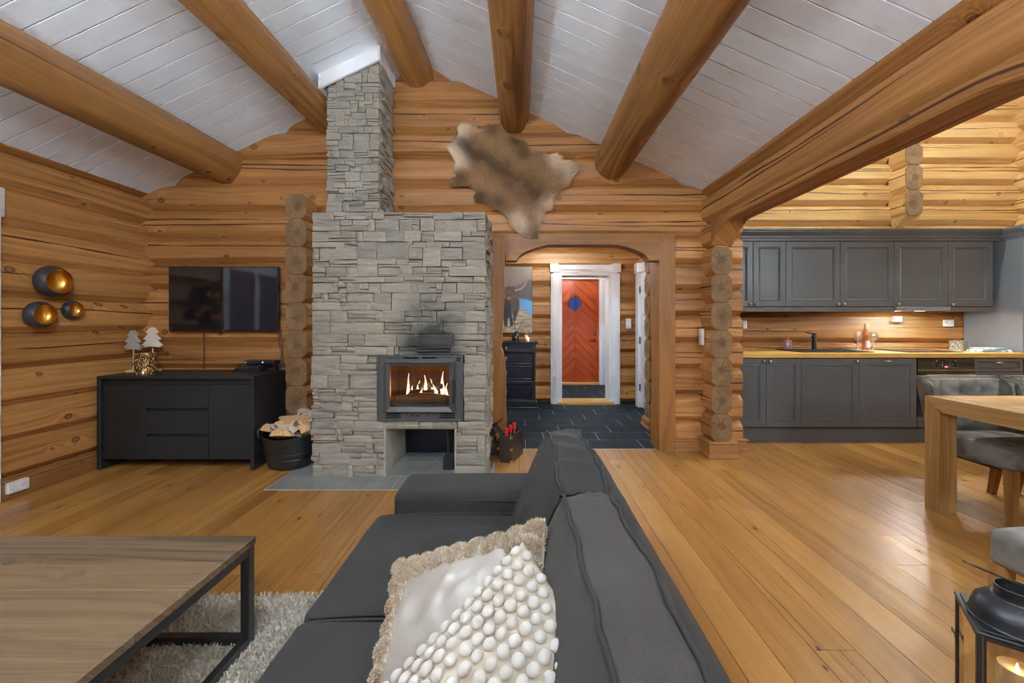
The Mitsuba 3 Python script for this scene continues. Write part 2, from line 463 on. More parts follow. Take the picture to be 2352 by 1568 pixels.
# ---------------------------------------------------------------- the setting: log walls
XL, XR, YB = -3.69, 1.79, 3.97          # inner faces of the left and right log walls and of the gable wall
XK, YK = 6.0, 4.84                      # kitchen's right and back wall
RX, RZ, SL, SR = -0.99, 3.83, 0.475, 0.45
RIDGE = lambda x: RZ - (SL * (RX - x) if x < RX else SR * (x - RX))
BACK_Z = [0.03 + 0.262 * k for k in range(16)]
SIDE_Z = [-0.112] + [0.15 + 0.262 * k for k in range(11)]
KIT_Z = [0.03, 0.292, 0.554, 0.80, 1.03, 1.385, 1.66, 1.925, 2.19, 2.455, 2.70, 2.955, 3.21, 3.46, 3.72, 3.98, 4.24]
seedn = [0]


def log_mesh(axis, a0, a1, c, z0, z1, W=0.20, end0=None, end1=None, zlow=None, cd=0.064, cz=0.050):
    """One hewn log: an octagon swept along x or y with small waves; end0/end1(z) give slanted ends, zlow(a) a cut underside."""
    seedn[0] += 1
    s = seedn[0]
    h = W / 2
    cz = min(cz, 0.3 * (z1 - z0))
    oct8 = [(-h, z0 + cz), (-h, z1 - cz), (-h + cd, z1), (h - cd, z1), (h, z1 - cz), (h, z0 + cz), (h - cd, z0), (-h + cd, z0)]
    pr = []
    for k in range(8):
        p, a, b = (np.array(oct8[(k + o) % 8]) for o in (0, -1, 1))
        pr += [p + 0.005 * (a - p) / np.linalg.norm(a - p), p + 0.005 * (b - p) / np.linalg.norm(b - p)]
    pr = np.array(pr + [pr[0]])
    per = np.r_[0, np.cumsum(np.linalg.norm(np.diff(pr, axis=0), axis=1))]
    n = max(2, int(abs(a1 - a0) / 0.22) + 1)
    t = np.linspace(0, 1, n)
    lo = np.array([end0(z) if end0 else a0 for z in pr[:, 1]])
    hi = np.array([end1(z) if end1 else a1 for z in pr[:, 1]])
    a = lo[None] * (1 - t[:, None]) + hi[None] * t[:, None]
    d = np.repeat(pr[None, :, 0], n, 0)
    z = np.repeat(pr[None, :, 1], n, 0)
    up = z > (z0 + z1) / 2
    course = np.where(up, z1, z0)
    z = z + 0.016 * (meshkit.noise(np.stack([a * 1.1, course * 31, a * 0 + (axis == 'y') * 9], -1)) - 0.5)
    d = d * (1 + 0.06 * (meshkit.noise(np.stack([a * 0.9, z * 0 + s, z * 3], -1)) - 0.5))
    if zlow is not None:
        z = np.maximum(z, np.array([[zlow(x) for x in r] for r in a]))
    v = np.stack([a, c + d, z] if axis == 'x' else [c + d, a, z], -1).reshape(-1, 3)
    uv = np.stack([a + 3.7 * s, np.repeat(per[None], n, 0) + 2.0 * s + 0.1], -1).reshape(-1, 2)
    f = vf((v, grid_faces(n, len(pr))))[1]
    # closed ends
    m = len(pr) - 1
    caps = [[0, k, k + 1] for k in range(1, m - 1)] + [[(n - 1) * (m + 1), (n - 1) * (m + 1) + k + 1, (n - 1) * (m + 1) + k] for k in range(1, m - 1)]
    return (v, np.vstack([f, caps])), uv, (pr, s)


def cap_mesh(axis, at, c, pr, s, out):
    """The sawn end of a log, a thin disc with end grain coordinates."""
    q = pr[:-1]
    zc = (q[:, 1].min() + q[:, 1].max()) / 2
    ctr = np.array([0, zc])
    big = ctr + (q - ctr) * 0.97
    ring = np.vstack([q, big])
    off = np.r_[np.full(len(q), at), np.full(len(q), at + out)]
    v = np.stack([off, c + ring[:, 0], ring[:, 1]] if axis == 'x' else [c + ring[:, 0], off, ring[:, 1]], -1)
    k = len(q)
    f = [[i, (i + 1) % k, k + (i + 1) % k] for i in range(k)] + [[i, k + (i + 1) % k, k + i] for i in range(k)]
    f += [[k, k + i, k + i + 1] for i in range(1, k - 1)]
    uv = np.stack([ring[:, 0] + 4.0 * s, ring[:, 1] - zc + 4.0 * (s % 17)], -1)
    return (v, np.array(f)), uv


def log(parent, axis, a0, a1, c, z0, z1, cap0=False, cap1=False, m='log_wood', **kw):
    mesh, uv, (pr, s) = log_mesh(axis, a0, a1, c, z0, z1, **kw)
    k = part(parent, 'log', mesh, m, uv=uv)
    for on, at, out in ((cap0, a0, -0.006), (cap1, a1, 0.006)):
        if on:
            cm, cuv = cap_mesh(axis, at, c, pr, s, out)
            part(k, 'end_grain', cm, 'log_end', uv=cuv, label='sawn grey brown end grain with radial cracks')
    return k


def wall(name, label):
    labels[name] = {'label': label, 'category': 'wall', 'kind': 'structure'}
    return name


# gable wall with the fireplace; the opening to the hall cuts the lower logs
w = wall('wall_back', 'log gable wall of hewn honey brown logs behind the fireplace and television')
for k in range(15):
    z0, z1 = BACK_Z[k], BACK_Z[k + 1]
    zm = z1
    xl = lambda z: max(XL - 0.2, RX - max(RZ + 0.06 - z, 0.02) / SL)
    xr = lambda z: min(2.2, RX + max(RZ + 0.06 - z, 0.02) / SR)
    if z1 < 2.15:
        log(w, 'x', XL - 0.2, -0.27, YB + 0.1, z0, z1)
        log(w, 'x', 1.46, 2.2, YB + 0.1, z0, z1, cap1=True)
    elif z0 < RZ - 0.1:
        tall = z1 > 2.5
        log(w, 'x', xl(z0), xr(z0), YB + 0.1, z0, z1, end0=xl if tall else None, end1=xr if tall else None, cap1=not tall)

w = wall('wall_left', 'log wall along the left side carrying the three black wall sconces')
DY0, DY1 = 1.38, 2.725       # door opening in the left wall
for k in range(10):
    z0, z1 = SIDE_Z[k], SIDE_Z[k + 1]
    if z0 < 2.05:
        log(w, 'y', DY1 + 0.02, YB + 0.2, XL - 0.1, max(z0, 0.0), z1)
        log(w, 'y', -3.0, DY0 - 0.02, XL - 0.1, max(z0, 0.0), z1)
    else:
        log(w, 'y', -3.0, YB + 0.2, XL - 0.1, z0, z1)
log(w, 'y', -3.0, YB + 0.2, XL - 0.1, SIDE_Z[10], SIDE_Z[10] + 0.12)

# right wall: stub beside the hall opening, the arched beam above, the hall's right wall behind it
w = wall('wall_right', 'log wall between living room and kitchen, opened under a long arched beam')
for k in range(8):
    z0, z1 = SIDE_Z[k], SIDE_Z[k + 1]
    log(w, 'y', 3.77, 5.12, XR + 0.1, max(z0, 0.0), z1, cap0=True, cd=0.046, cz=0.046)
    log(w, 'y', 5.98, 6.6, XR + 0.1, max(z0, 0.0), z1)


def arch(y):
    far = 2.17 - 0.19 * max(0.0, (y - 3.40) / 0.37) ** 2.2 if y > 3.40 else 2.17
    near = 2.17 - 0.19 * max(0.0, (1.62 - y) / 0.55) ** 2 if y < 1.62 else 2.17
    return max(1.985, min(far, near))


def arch_log(y0, y1, n):
    s = 7
    h = 0.10
    ys = np.r_[np.linspace(y0, 1.7, 16), np.linspace(1.8, 3.3, 14), np.linspace(3.36, y1, 18)]
    rows, uvs = [], []
    for y in ys:
        zb = arch(y)
        zs = zb + 0.010
        zc = 2.246 - 0.010
        pr = [(-h, zs), (-h, max(zc, zs + 0.004)), (-h + 0.008, 2.246), (h - 0.008, 2.246), (h, max(zc, zs + 0.004)), (h, zs), (h - 0.010, zb), (-h + 0.010, zb), (-h, zs)]
        rows.append([(XR + 0.1 + d, y, z) for d, z in pr])
        per = np.r_[0, np.cumsum(np.linalg.norm(np.diff(np.array(pr), axis=0), axis=1))]
        uvs.append([(y + 40, q + 2 * n + 0.2) for q in per])
    v = np.array(rows).reshape(-1, 3)
    return vf((v, grid_faces(len(ys), 9))), np.array(uvs).reshape(-1, 2)


m_, uv_ = arch_log(0.75, 3.78, 901)
part(w, 'arched_log', m_, 'log_wood', uv=uv_, label='log with its underside cut to a long flat arch')
log(w, 'y', 3.77, 6.6, XR + 0.1, SIDE_Z[8], SIDE_Z[9])
log(w, 'y', -3.0, 0.95, XR + 0.1, SIDE_Z[8], SIDE_Z[9])
log(w, 'y', -3.0, 6.6, XR + 0.1, SIDE_Z[9], SIDE_Z[10])
log(w, 'y', -3.0, 6.6, XR + 0.1, SIDE_Z[10], SIDE_Z[10] + 0.16)
for k in range(8):
    log(w, 'y', -3.0, 0.93, XR + 0.1, max(SIDE_Z[k], 0.0), SIDE_Z[k + 1], cap1=True)
# upper part of that wall, on the kitchen side only
part(w, 'boarding', cbox(XR + 0.10, XR + 0.2, -3.0, YK, 2.66, 4.35), 'ceiling_paint', uv=np.zeros((24, 2)))

# free standing log ends beside the fireplace (a wall behind crosses here)
w = thing('log_stub', 'stack of octagonal log ends standing out of the wall left of the stone fireplace', 'log stack')
for k in range(10):
    log(w, 'y', 3.77, 3.975, -2.113, max(SIDE_Z[k], 0.0), SIDE_Z[k + 1] if k < 9 else SIDE_Z[k + 1] - 0.03, cap0=True, cd=0.046, cz=0.046)

# kitchen walls
w = wall('wall_kitchen_back', 'log wall of the kitchen, light put into its upper log colour, above and behind the grey cabinets')
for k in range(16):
    log(w, 'x', 1.99, XK + 0.2, YK + 0.11, KIT_Z[k], KIT_Z[k + 1], W=0.22, m='lit_log' if k > 6 else 'log_wood')
w = wall('wall_kitchen_right', 'log wall at the far right of the kitchen meeting the back wall in a zigzag corner')
for k in range(16):
    z0, z1 = KIT_Z[k] + 0.13, KIT_Z[k + 1] + 0.13
    log(w, 'y', 2.0, YK + 0.2, XK + 0.1, z0, z1, m='lit_log')
part(w, 'wall_surface', cbox(XK, XK + 0.15, -3.0, 2.02, 0, 4.35), 'trim_wood', uv=np.zeros((24, 2)))
w = thing('kitchen_log_stub', 'log ends with light put into their colour, jutting out of the kitchen wall above the grey wall cabinets', 'log stack')
zz = [2.507, 2.805, 3.097, 3.34, 3.60, 3.86]
for k in range(5):
    log(w, 'y', 4.645, YK + 0.02, 4.56, zz[k], zz[k + 1], cap0=True, m='lit_log', cd=0.046, cz=0.046)
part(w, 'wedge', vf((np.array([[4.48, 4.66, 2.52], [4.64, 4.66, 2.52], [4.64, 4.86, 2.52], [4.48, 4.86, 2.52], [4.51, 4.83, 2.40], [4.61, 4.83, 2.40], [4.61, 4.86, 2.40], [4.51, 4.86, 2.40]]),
                     np.array([[0, 1, 2, 3], [4, 7, 6, 5], [0, 4, 5, 1], [1, 5, 6, 2], [3, 2, 6, 7], [0, 3, 7, 4]]))), 'lit_log', uv=np.random.default_rng(1).random((8, 2)))

# the hall behind the opening
YH = 6.22
w = wall('wall_hall_back', 'log wall of the hall around the white framed doorway')
for k in range(10):
    z0, z1 = BACK_Z[k], BACK_Z[k + 1]
    if z1 < 2.2:
        log(w, 'x', -2.0, 0.56, YH + 0.1, z0, z1)
        log(w, 'x', 1.47, 2.0, YH + 0.1, z0, z1)
    else:
        log(w, 'x', -2.0, 2.0, YH + 0.1, z0, z1)
log(w, 'x', 0.50, 1.52, YH + 0.1, 2.03, 2.13)
w = wall('wall_hall_left', 'log wall at the left of the hall behind the dresser')
for k in range(10):
    log(w, 'y', 4.1, YH + 0.1, -1.3, max(SIDE_Z[k], 0), SIDE_Z[k + 1])
w = thing('hall_log_stub', 'short stack of round faced log ends beside the white hall door', 'log stack')
for k in range(8):
    log(w, 'x', 1.535, 1.785, 4.85, BACK_Z[k], BACK_Z[k + 1], cap0=True)
part(w, 'plinth', join(cbox(1.505, 1.78, 4.70, 5.0, 0.0, 0.10, 0.004), cbox(1.492, 1.78, 4.687, 5.013, 0.0, 0.03, 0.004), cbox(1.515, 1.78, 4.71, 4.99, 0.10, 0.12, 0.004)), 'trim_wood', uv=np.random.default_rng(2).random((72, 2)))
# vestibule
YV = 8.12
w = wall('wall_vestibule_back', 'log wall with the terracotta front door at the end of the hall')
for k in range(10):
    z0, z1 = BACK_Z[k], BACK_Z[k + 1]
    if z1 < 2.13:
        log(w, 'x', -0.6, 0.60, YV + 0.12, z0, z1)
        log(w, 'x', 1.62, 2.4, YV + 0.12, z0, z1)
    else:
        log(w, 'x', -0.6, 2.4, YV + 0.12, z0, z1)
w = wall('wall_vestibule_left', 'plain wall at the left of the entrance')
put(w, cbox(-0.7, -0.5, YH + 0.2, YV + 0.1, 0, 2.6), 'white_paint')
w = wall('wall_vestibule_right', 'plain wall at the right of the entrance')
put(w, cbox(2.3, 2.5, YH + 0.2, YV + 0.1, 0, 2.6), 'white_paint')
labels['ceiling_hall'] = {'label': 'low board ceiling over the hall', 'category': 'ceiling', 'kind': 'structure'}
put('ceiling_hall', cbox(-2.0, 2.4, YB + 0.22, YV + 0.2, 2.56, 2.62), 'ceiling_paint', uv=np.zeros((24, 2)))

# walls behind the camera and the closing surfaces
w = wall('wall_rear', 'log wall behind the seating area')
for k in range(15):
    z0, z1 = BACK_Z[k], BACK_Z[k + 1]
    log(w, 'x', XL - 0.2, XK + 0.2, -2.9, z0, z1)
part('wall_rear', 'boarding', cbox(XR, XK + 0.2, -2.95, -2.85, 3.9, 4.35), 'ceiling_paint', uv=np.zeros((24, 2)))
labels['ceiling_kitchen'] = {'label': 'high white ceiling over the kitchen', 'category': 'ceiling', 'kind': 'structure'}
put('ceiling_kitchen', cbox(XR + 0.1, XK + 0.2, -3.0, YK + 0.2, 4.25, 4.35), 'ceiling_paint', uv=np.zeros((24, 2)))

# ---------------------------------------------------------------- floors
labels['floor'] = {'label': 'oiled oak plank floor of living room and kitchen', 'category': 'floor', 'kind': 'structure'}
put('floor', cbox(XL - 0.2, XK + 0.2, -3.0, YK + 0.2, -0.12, -0.016), 'charred')
rng = np.random.default_rng(11)
PW = 0.165
row = 0
x = XL - 0.12
while x < XK + 0.05:
    y = -0.2 - rng.uniform(0, 1.8)
    top = 4.02 if x < 2.0 else YK + 0.1
    while y < top:
        ln = rng.uniform(1.7, 2.4)
        y1 = min(y + ln, top)
        if top - y1 < 0.3:
            y1 = top
        v, f = cbox(x + 0.0007, x + PW - 0.0007, y + 0.0006, y1 - 0.0006, -0.018, 0.0, 0.0016)
        row += 1
        part('floor', 'plank', (v, f), 'oak_floor', uv=np.stack([v[:, 1] + 2.3 * row, v[:, 0] - x + 2.0 * row + 0.02], 1))
        y = y1
    x += PW
labels['floor_living_rear'] = {'label': 'oak floor behind the camera side of the room', 'category': 'floor', 'kind': 'structure'}
v, f = cbox(XL - 0.2, XK + 0.2, -3.0, -0.2, -0.03, -0.003)
put('floor_living_rear', (v, f), 'oak_floor', uv=v[:, 1::-1] * 0.4)

labels['floor_hall'] = {'label': 'dark slate tile floor of the hall laid in running bond with pale joints', 'category': 'floor', 'kind': 'structure'}
put('floor_hall', join(cbox(-2.0, 1.9, 4.02, 6.30, -0.10, -0.0004), cbox(-2.0, 2.4, 6.30, YV + 0.2, -0.10, -0.0004)), 'grout')
n = 0
for r in range(14):
    y0 = 4.03 + 0.300 * r
    for q in range(8):
        x0 = -2.05 + 0.6 * q + 0.2 * (r % 3) - 0.3
        xe = min(x0 + 0.597, 1.90 if y0 < 6.28 else 2.38)
        if x0 > xe - 0.05:
            continue
        n += 1
        v, f = cbox(x0 + 0.003, xe, y0 + 0.003, y0 + 0.297, -0.012, 0.0006, 0.0005)
        part('floor_hall', 'tile', (v, f), 'slate', uv=np.stack([v[:, 0], v[:, 1] * 0 + 2.0 * n], 1))

# ---------------------------------------------------------------- sloping board ceilings
labels['ceiling'] = {'label': 'white board ceiling sloping down on both sides of the ridge', 'category': 'ceiling', 'kind': 'structure'}


def slope_box(xa, za, xb, zb, y0, y1, th, b):
    """A board from (xa, za) to (xb, zb) across the roof between y0 and y1, th thick upwards."""
    L = math.hypot(xb - xa, zb - za)
    v, f = cbox(0, L, y0, y1, 0, th, b)
    ex = np.array([(xb - xa) / L, 0, (zb - za) / L])
    ez = np.array([-ex[2], 0, ex[0]]) * (1 if ex[0] > 0 else -1)
    return np.outer(v[:, 0], ex) + np.outer(v[:, 1], [0, 1, 0]) + np.outer(v[:, 2], ez) + [xa, 0, za], f, v


BW = 0.139
n = 0
for side in (0, 1):
    xe = XL - 0.12 if side == 0 else XR + 0.10
    part('ceiling', 'underlay', slope_box(RX, RZ + 0.016, xe, RIDGE(xe) + 0.016, -3.0, 4.12, 0.05, 0.001)[:2], 'ceiling_paint', uv=np.zeros((24, 2)))
    y = 4.10
    while y > -1.0:
        n += 1
        v, f, loc = slope_box(RX, RZ, xe, RIDGE(xe), y - BW + 0.0022, y - 0.0022, 0.014, 0.004)
        part('ceiling', 'board', (v, f), 'ceiling_paint', uv=np.stack([loc[:, 0] + 1.7 * n, loc[:, 1] - y + 0.5 + 2.0 * n], 1))
        y -= BW


def beam(label, p0, r0, p1, r1, y0, y1, seed):
    """A round purlin through p0 = (Y, X, Z) and p1, tapering, with small waves."""
    n, m = 40, 36
    ys = np.linspace(y0, y1, n)
    t = (ys - p0[0]) / (p1[0] - p0[0])
    x, z, r = (a + (b - a) * t for a, b in ((p0[1], p1[1]), (p0[2], p1[2]), (r0, r1)))
    a = np.linspace(0, 2 * PI, m + 1)
    yy, aa = np.meshgrid(ys, a, indexing='ij')
    wob = 1 + 0.07 * (meshkit.noise(np.stack([yy * 1.3 + seed * 9, np.cos(aa) * 1.4, np.sin(aa) * 1.4], -1)) - 0.5)
    rr = r[:, None] * wob
    v = np.stack([x[:, None] + rr * np.cos(aa), yy, z[:, None] + rr * np.sin(aa)], -1).reshape(-1, 3)
    uv = np.stack([yy + 5.0 * seed, aa / (2 * PI) * 1.1 + 2.0 * (300 + seed) + 0.2], -1).reshape(-1, 2)
    k = obj('ceiling_beam', vf((v, grid_faces(n, m + 1))), 'beam_wood', label, 'beam', smooth=True, uv=uv)
    return k


beam('round log purlin at far left, ending above the television', (2.27, -2.95, 2.80), 0.170, (3.97, -2.95, 2.838), 0.185, -2.9, 4.05, 1)
beam('round log purlin that ends behind the stone chimney', (2.55, -1.89, 3.245), 0.143, (3.97, -1.89, 3.26), 0.128, -2.9, 4.05, 2)
beam('round log ridge beam under the peak of the ceiling, right of the chimney top', (3.0, -1.03, 3.69), 0.150, (3.97, -1.03, 3.752), 0.160, -2.9, 4.05, 3)
beam('round cracked log purlin ending above the reindeer hide', (2.5, -0.06, 3.285), 0.147, (3.97, -0.065, 3.308), 0.147, -2.9, 4.05, 4)
beam('round log purlin right of the reindeer hide, nearest the kitchen', (1.93, 0.905, 2.84), 0.173, (3.97, 0.902, 2.86), 0.172, -2.9, 4.05, 5)

# ---------------------------------------------------------------- arched opening to the hall
op = thing('arched_opening', 'carved log frame with two wavy posts and an arched lintel around the hall opening', 'door frame', kind='structure')


def wavy(x, amp, seed, z0, z1, n=40):
    z = np.linspace(z0, z1, n)
    return np.stack([x + amp * np.sin(z * 3.4 + seed) + 0.35 * amp * np.sin(z * 9 + 2 * seed), z], 1)


def plate_uv(mesh, n, along='z'):
    v = vf(mesh)[0]
    u = v[:, 2] if along == 'z' else v[:, 0]
    w_ = v[:, 0] + v[:, 1] if along == 'z' else v[:, 2] + v[:, 1]
    return np.stack([u + 3.1 * n, np.clip(w_ - w_.min(), 0, 1.8) + 2.0 * n + 0.05], 1)


e = wavy(-0.158, 0.02, 0.4, 0, 2.10)
e[:, 0] += np.where(np.abs(e[:, 1] - 1.02) < 0.06, -0.02 * (1 - np.abs(e[:, 1] - 1.02) / 0.06), 0)
m_ = extrude(Polygon(np.vstack([[[-0.325, 0], ], e, [[-0.325, 2.10]]])), 0.16, 'xz', 3.93)
part(op, 'post', m_, 'post_wood', uv=plate_uv(m_, 401))
# right post: its wavy side shows in depth
e = wavy(4.20, 0.028, 2.2, 0, 2.10)
e[:, 0] += np.where(np.abs(e[:, 1] - 1.08) < 0.05, -0.03 * (1 - np.abs(e[:, 1] - 1.08) / 0.05), 0)
m_ = extrude(Polygon(np.vstack([[[3.93, 0]], e[:, ::1], [[3.93, 2.10]]])), 0.155, 'yz', 1.362)
part(op, 'post', m_, 'post_wood', uv=plate_uv((vf(m_)[0][:, [1, 0, 2]], m_[1]), 402))
xs = np.linspace(-0.145, 1.362, 60)
t = np.clip((xs + 0.145) / 1.507, 0, 1)
ed = np.minimum(t, 1 - t)
zb = 1.878 + 0.155 * np.where(ed < 0.075, 0.0, np.clip((ed - 0.075) / 0.2, 0, 1) ** 0.45)
m_ = extrude(Polygon(np.vstack([np.stack([xs, zb], 1), [[1.362, 2.085], [-0.145, 2.085]]])), 0.15, 'xz', 3.925)
part(op, 'arched_lintel', m_, 'post_wood', uv=plate_uv(m_, 403, 'x'))
m_ = cbox(-0.33, 1.53, 3.95, 4.15, 2.08, 2.15)
part(op, 'header', m_, 'post_wood', uv=plate_uv(m_, 404, 'x'))

# plinths and skirting
def plinth(parent, name, x0, x1, y0, y1, h):
    m_ = join(cbox(x0, x1, y0, y1, 0, h, 0.004), cbox(x0 - 0.014, x1 + 0.014, y0 - 0.014, y1, 0, 0.035, 0.004), cbox(x0 - 0.012, x1 + 0.012, y0 - 0.012, y1, h, h + 0.018, 0.004))
    seedn[0] += 1
    return part(parent, name, m_, 'trim_wood', uv=plate_uv(m_, seedn[0], 'x'))


labels['trim_1'] = {'label': 'wooden skirting around the foot of the log column and wall ends', 'category': 'skirting', 'kind': 'structure'}
plinth('trim_1', 'plinth', 1.76, 2.03, 3.735, 3.96, 0.135)
plinth('trim_1', 'plinth', 1.50, 2.235, 3.945, 4.0, 0.10)
labels['baseboard_left'] = {'label': 'wooden skirting board along the left log wall', 'category': 'skirting', 'kind': 'structure'}
m_ = join(cbox(XL - 0.03, XL + 0.012, DY1 + 0.12, 3.96, 0, 0.12, 0.004), cbox(XL - 0.03, XL + 0.02, DY1 + 0.12, 3.96, 0.12, 0.145, 0.006))
part('baseboard_left', 'board', m_, 'trim_wood', uv=plate_uv((vf(m_)[0][:, [1, 0, 2]], m_[1]), 406, 'x'))

# ---------------------------------------------------------------- doors
def glazed_door():
    d = 'door_1'
    labels[d] = {'label': 'white framed glazed door in the left log wall', 'category': 'door', 'kind': 'structure'}
    x = XL
    fr = [cbox(x - 0.16, x + 0.025, DY1 - 0.005, DY1 + 0.105, 0, 2.12, 0.006), cbox(x - 0.16, x + 0.025, DY0 - 0.105, DY0 + 0.005, 0, 2.12, 0.006),
          cbox(x - 0.16, x + 0.025, DY0 - 0.12, DY1 + 0.12, 2.10, 2.22, 0.006), cbox(x - 0.18, x, DY0, DY1, -0.01, 0.04, 0.006)]
    part(d, 'door_frame', join(*fr), 'white_paint')
    part(d, 'casing_block', cbox(x - 0.05, x + 0.035, DY1 - 0.01, DY1 + 0.118, 2.02, 2.225, 0.006), 'white_paint')
    y0, y1 = DY0 + 0.01, DY1 - 0.01
    lf = [cbox(x - 0.12, x - 0.07, y0, y0 + 0.11, 0.05, 2.08, 0.005), cbox(x - 0.12, x - 0.07, y1 - 0.11, y1, 0.05, 2.08, 0.005),
          cbox(x - 0.12, x - 0.07, y0, y1, 0.05, 0.25, 0.005), cbox(x - 0.12, x - 0.07, y0, y1, 1.96, 2.09, 0.005), cbox(x - 0.12, x - 0.07, (y0 + y1) / 2 - 0.05, (y0 + y1) / 2 + 0.05, 0.05, 2.08, 0.005)]
    leaf = part(d, 'leaf', join(*lf), 'white_paint')
    part(leaf, 'pane', cbox(x - 0.098, x - 0.092, y0 + 0.1, y1 - 0.1, 0.24, 1.97, 0.001), 'pane_glass')


glazed_door()


def hall_doorway():
    d = 'door_2'
    labels[d] = {'label': 'white moulded door casing with corner blocks around the hall doorway, door standing open', 'category': 'door', 'kind': 'structure'}
    x0, x1, zt = 0.628, 1.372, 2.0
    y = YH - 0.03
    for a, b in ((x0 - 0.165, x0), (x1, x1 + 0.165)):
        m_ = join(cbox(a, b, y, y + 0.06, 0, zt + 0.02, 0.005), cbox(a + 0.03, b - 0.07 if a < 1 else b - 0.03, y - 0.012, y + 0.01, 0, zt, 0.006), cbox(a + 0.07, b - 0.03, y - 0.006, y + 0.01, 0, zt, 0.004))
        part(d, 'casing', m_, 'white_paint')
        part(d, 'corner_block', cbox(a - 0.012 if a < 1 else a + 0.045, b - 0.045 if a < 1 else b + 0.012, y - 0.02, y + 0.05, zt + 0.04, zt + 0.175, 0.006), 'white_paint')
    m_ = join(cbox(x0 - 0.13, x1 + 0.13, y, y + 0.06, zt, zt + 0.16, 0.005), cbox(x0 - 0.05, x1 + 0.05, y - 0.012, y + 0.02, zt + 0.075, zt + 0.13, 0.005), cbox(x0 - 0.05, x1 + 0.05, y - 0.006, y + 0.02, zt + 0.04, zt + 0.06, 0.003))
    part(d, 'head_casing', m_, 'white_paint')
    part(d, 'jamb', join(cbox(x0 - 0.02, x0 + 0.012, y, YH + 0.24, 0, zt, 0.003), cbox(x1 - 0.012, x1 + 0.02, y, YH + 0.24, 0, zt, 0.003), cbox(x0, x1, y, YH + 0.24, zt - 0.012, zt + 0.02, 0.003)), 'white_paint')
    m_ = cbox(x0 - 0.06, x1 + 0.06, y - 0.06, YH + 0.24, 0, 0.045, 0.006)
    part(d, 'threshold', m_, 'worktop_oak', uv=plate_uv(m_, 410, 'x'))


hall_doorway()


def front_door():
    d = 'door_3'
    labels[d] = {'label': 'terracotta red front door with chevron boards and a small diamond window', 'category': 'door', 'kind': 'structure'}
    x0, x1, z0, z1 = 0.652, 1.552, 0.05, 2.10
    y = YV
    c, dz, hd = (x0 + x1) / 2 - 0.005, 1.64, 0.165
    dia = Polygon([(c - hd, dz), (c, dz - hd * 1.05), (c + hd, dz), (c, dz + hd * 1.05)])
    slab = sbox(x0, z0, x1, z1).difference(dia)
    leaf = part(d, 'leaf', extrude(slab, 0.05, 'xz', y + 0.028), 'red_door')
    pitch = 0.186
    for k in range(-1, 15):
        a = -0.20 + pitch * k
        for s in (-1, 1):
            xe = c + s * 0.5
            q = Polygon([(c, a + 0.004), (xe, a - 0.5 + 0.004), (xe, a - 0.5 + pitch - 0.004), (c, a + pitch - 0.004)])
            q = q.intersection(sbox(x0 + 0.004, z0 + 0.004, x1 - 0.004, z1 - 0.004)).difference(dia.buffer(0.022, join_style=2)).buffer(-0.005)
            if q.area > 2e-4:
                part(leaf, 'board', extrude(q, 0.026, 'xz', y + 0.003), 'red_door')
    part(leaf, 'diamond_frame', extrude(dia.buffer(0.02, join_style=2).difference(dia.buffer(-0.004, join_style=2)), 0.02, 'xz', y - 0.004), 'red_door')
    part(leaf, 'pane', extrude(dia, 0.004, 'xz', y + 0.045), 'pane_glass', label='diamond pane showing the blue dusk')
    part(leaf, 'lock', move(lathe([(0.001, 0), (0.026, 0), (0.026, 0.012), (0.012, 0.02), (0.001, 0.02)], 20), rotx(90), (x1 - 0.06, y + 0.006, 1.03)), 'dark_iron', smooth=30)
    hd_ = join(move(lathe([(0.001, 0), (0.024, 0), (0.024, 0.012), (0.010, 0.016), (0.010, 0.05), (0.001, 0.05)], 20), rotx(90), (x1 - 0.06, y + 0.006, 0.90)),
               tube(spline([(x1 - 0.06, y - 0.042, 0.90), (x1 - 0.10, y - 0.046, 0.905), (x1 - 0.15, y - 0.046, 0.898), (x1 - 0.18, y - 0.043, 0.905)], 14), 0.009))
    part(leaf, 'handle', hd_, 'dark_iron', smooth=40)
    part(d, 'red_stop', join(cbox(x1, x1 + 0.035, y - 0.002, y + 0.07, 0.03, z1 + 0.03, 0.004), cbox(x0 - 0.035, x0, y - 0.002, y + 0.07, 0.03, z1 + 0.03, 0.004), cbox(x0 - 0.03, x1 + 0.03, y - 0.002, y + 0.07, z1, z1 + 0.03, 0.004)), 'red_door')
    yc = y - 0.05
    part(d, 'casing', join(cbox(x1 + 0.035, x1 + 0.19, yc, y + 0.06, 0, z1 + 0.03, 0.005), cbox(x1 + 0.07, x1 + 0.10, yc - 0.012, yc + 0.02, 0, z1 + 0.03, 0.005), cbox(x0 - 0.19, x0 - 0.035, yc, y + 0.06, 0, z1 + 0.03, 0.005),
                           cbox(x0 - 0.19, x1 + 0.19, yc, y + 0.06, z1 + 0.03, z1 + 0.16, 0.005)), 'white_paint')
    m_ = cbox(x0 - 0.04, x1 + 0.04, y - 0.05, y + 0.12, 0, 0.05, 0.006)
    part(d, 'threshold', m_, 'worktop_oak', uv=plate_uv(m_, 411, 'x'))


front_door()
for q, x in enumerate((0.72, 0.98, 1.20, 1.46)):
    v, f = tube([(x, 10.6 + 0.4 * (q % 2), -0.2), (x + 0.05, 10.6 + 0.4 * (q % 2), 1.5), (x - 0.03, 10.6 + 0.4 * (q % 2), 3.4)], [0.05, 0.045, 0.03], 10)
    tr = thing('birch_tree', 'snowy birch trunk seen through the diamond window of the front door', 'tree', 'birches outside the front door')
    part(tr, 'trunk', (v, f), 'snow', smooth=40)
    for b in range(6):
        z = 1.2 + 0.25 * b
        part(tr, 'branch', tube([(x, 10.6 + 0.4 * (q % 2), z), (x + 0.22 * (-1) ** b, 10.6 + 0.4 * (q % 2), z + 0.25)], [0.014, 0.005], 6), 'snow')


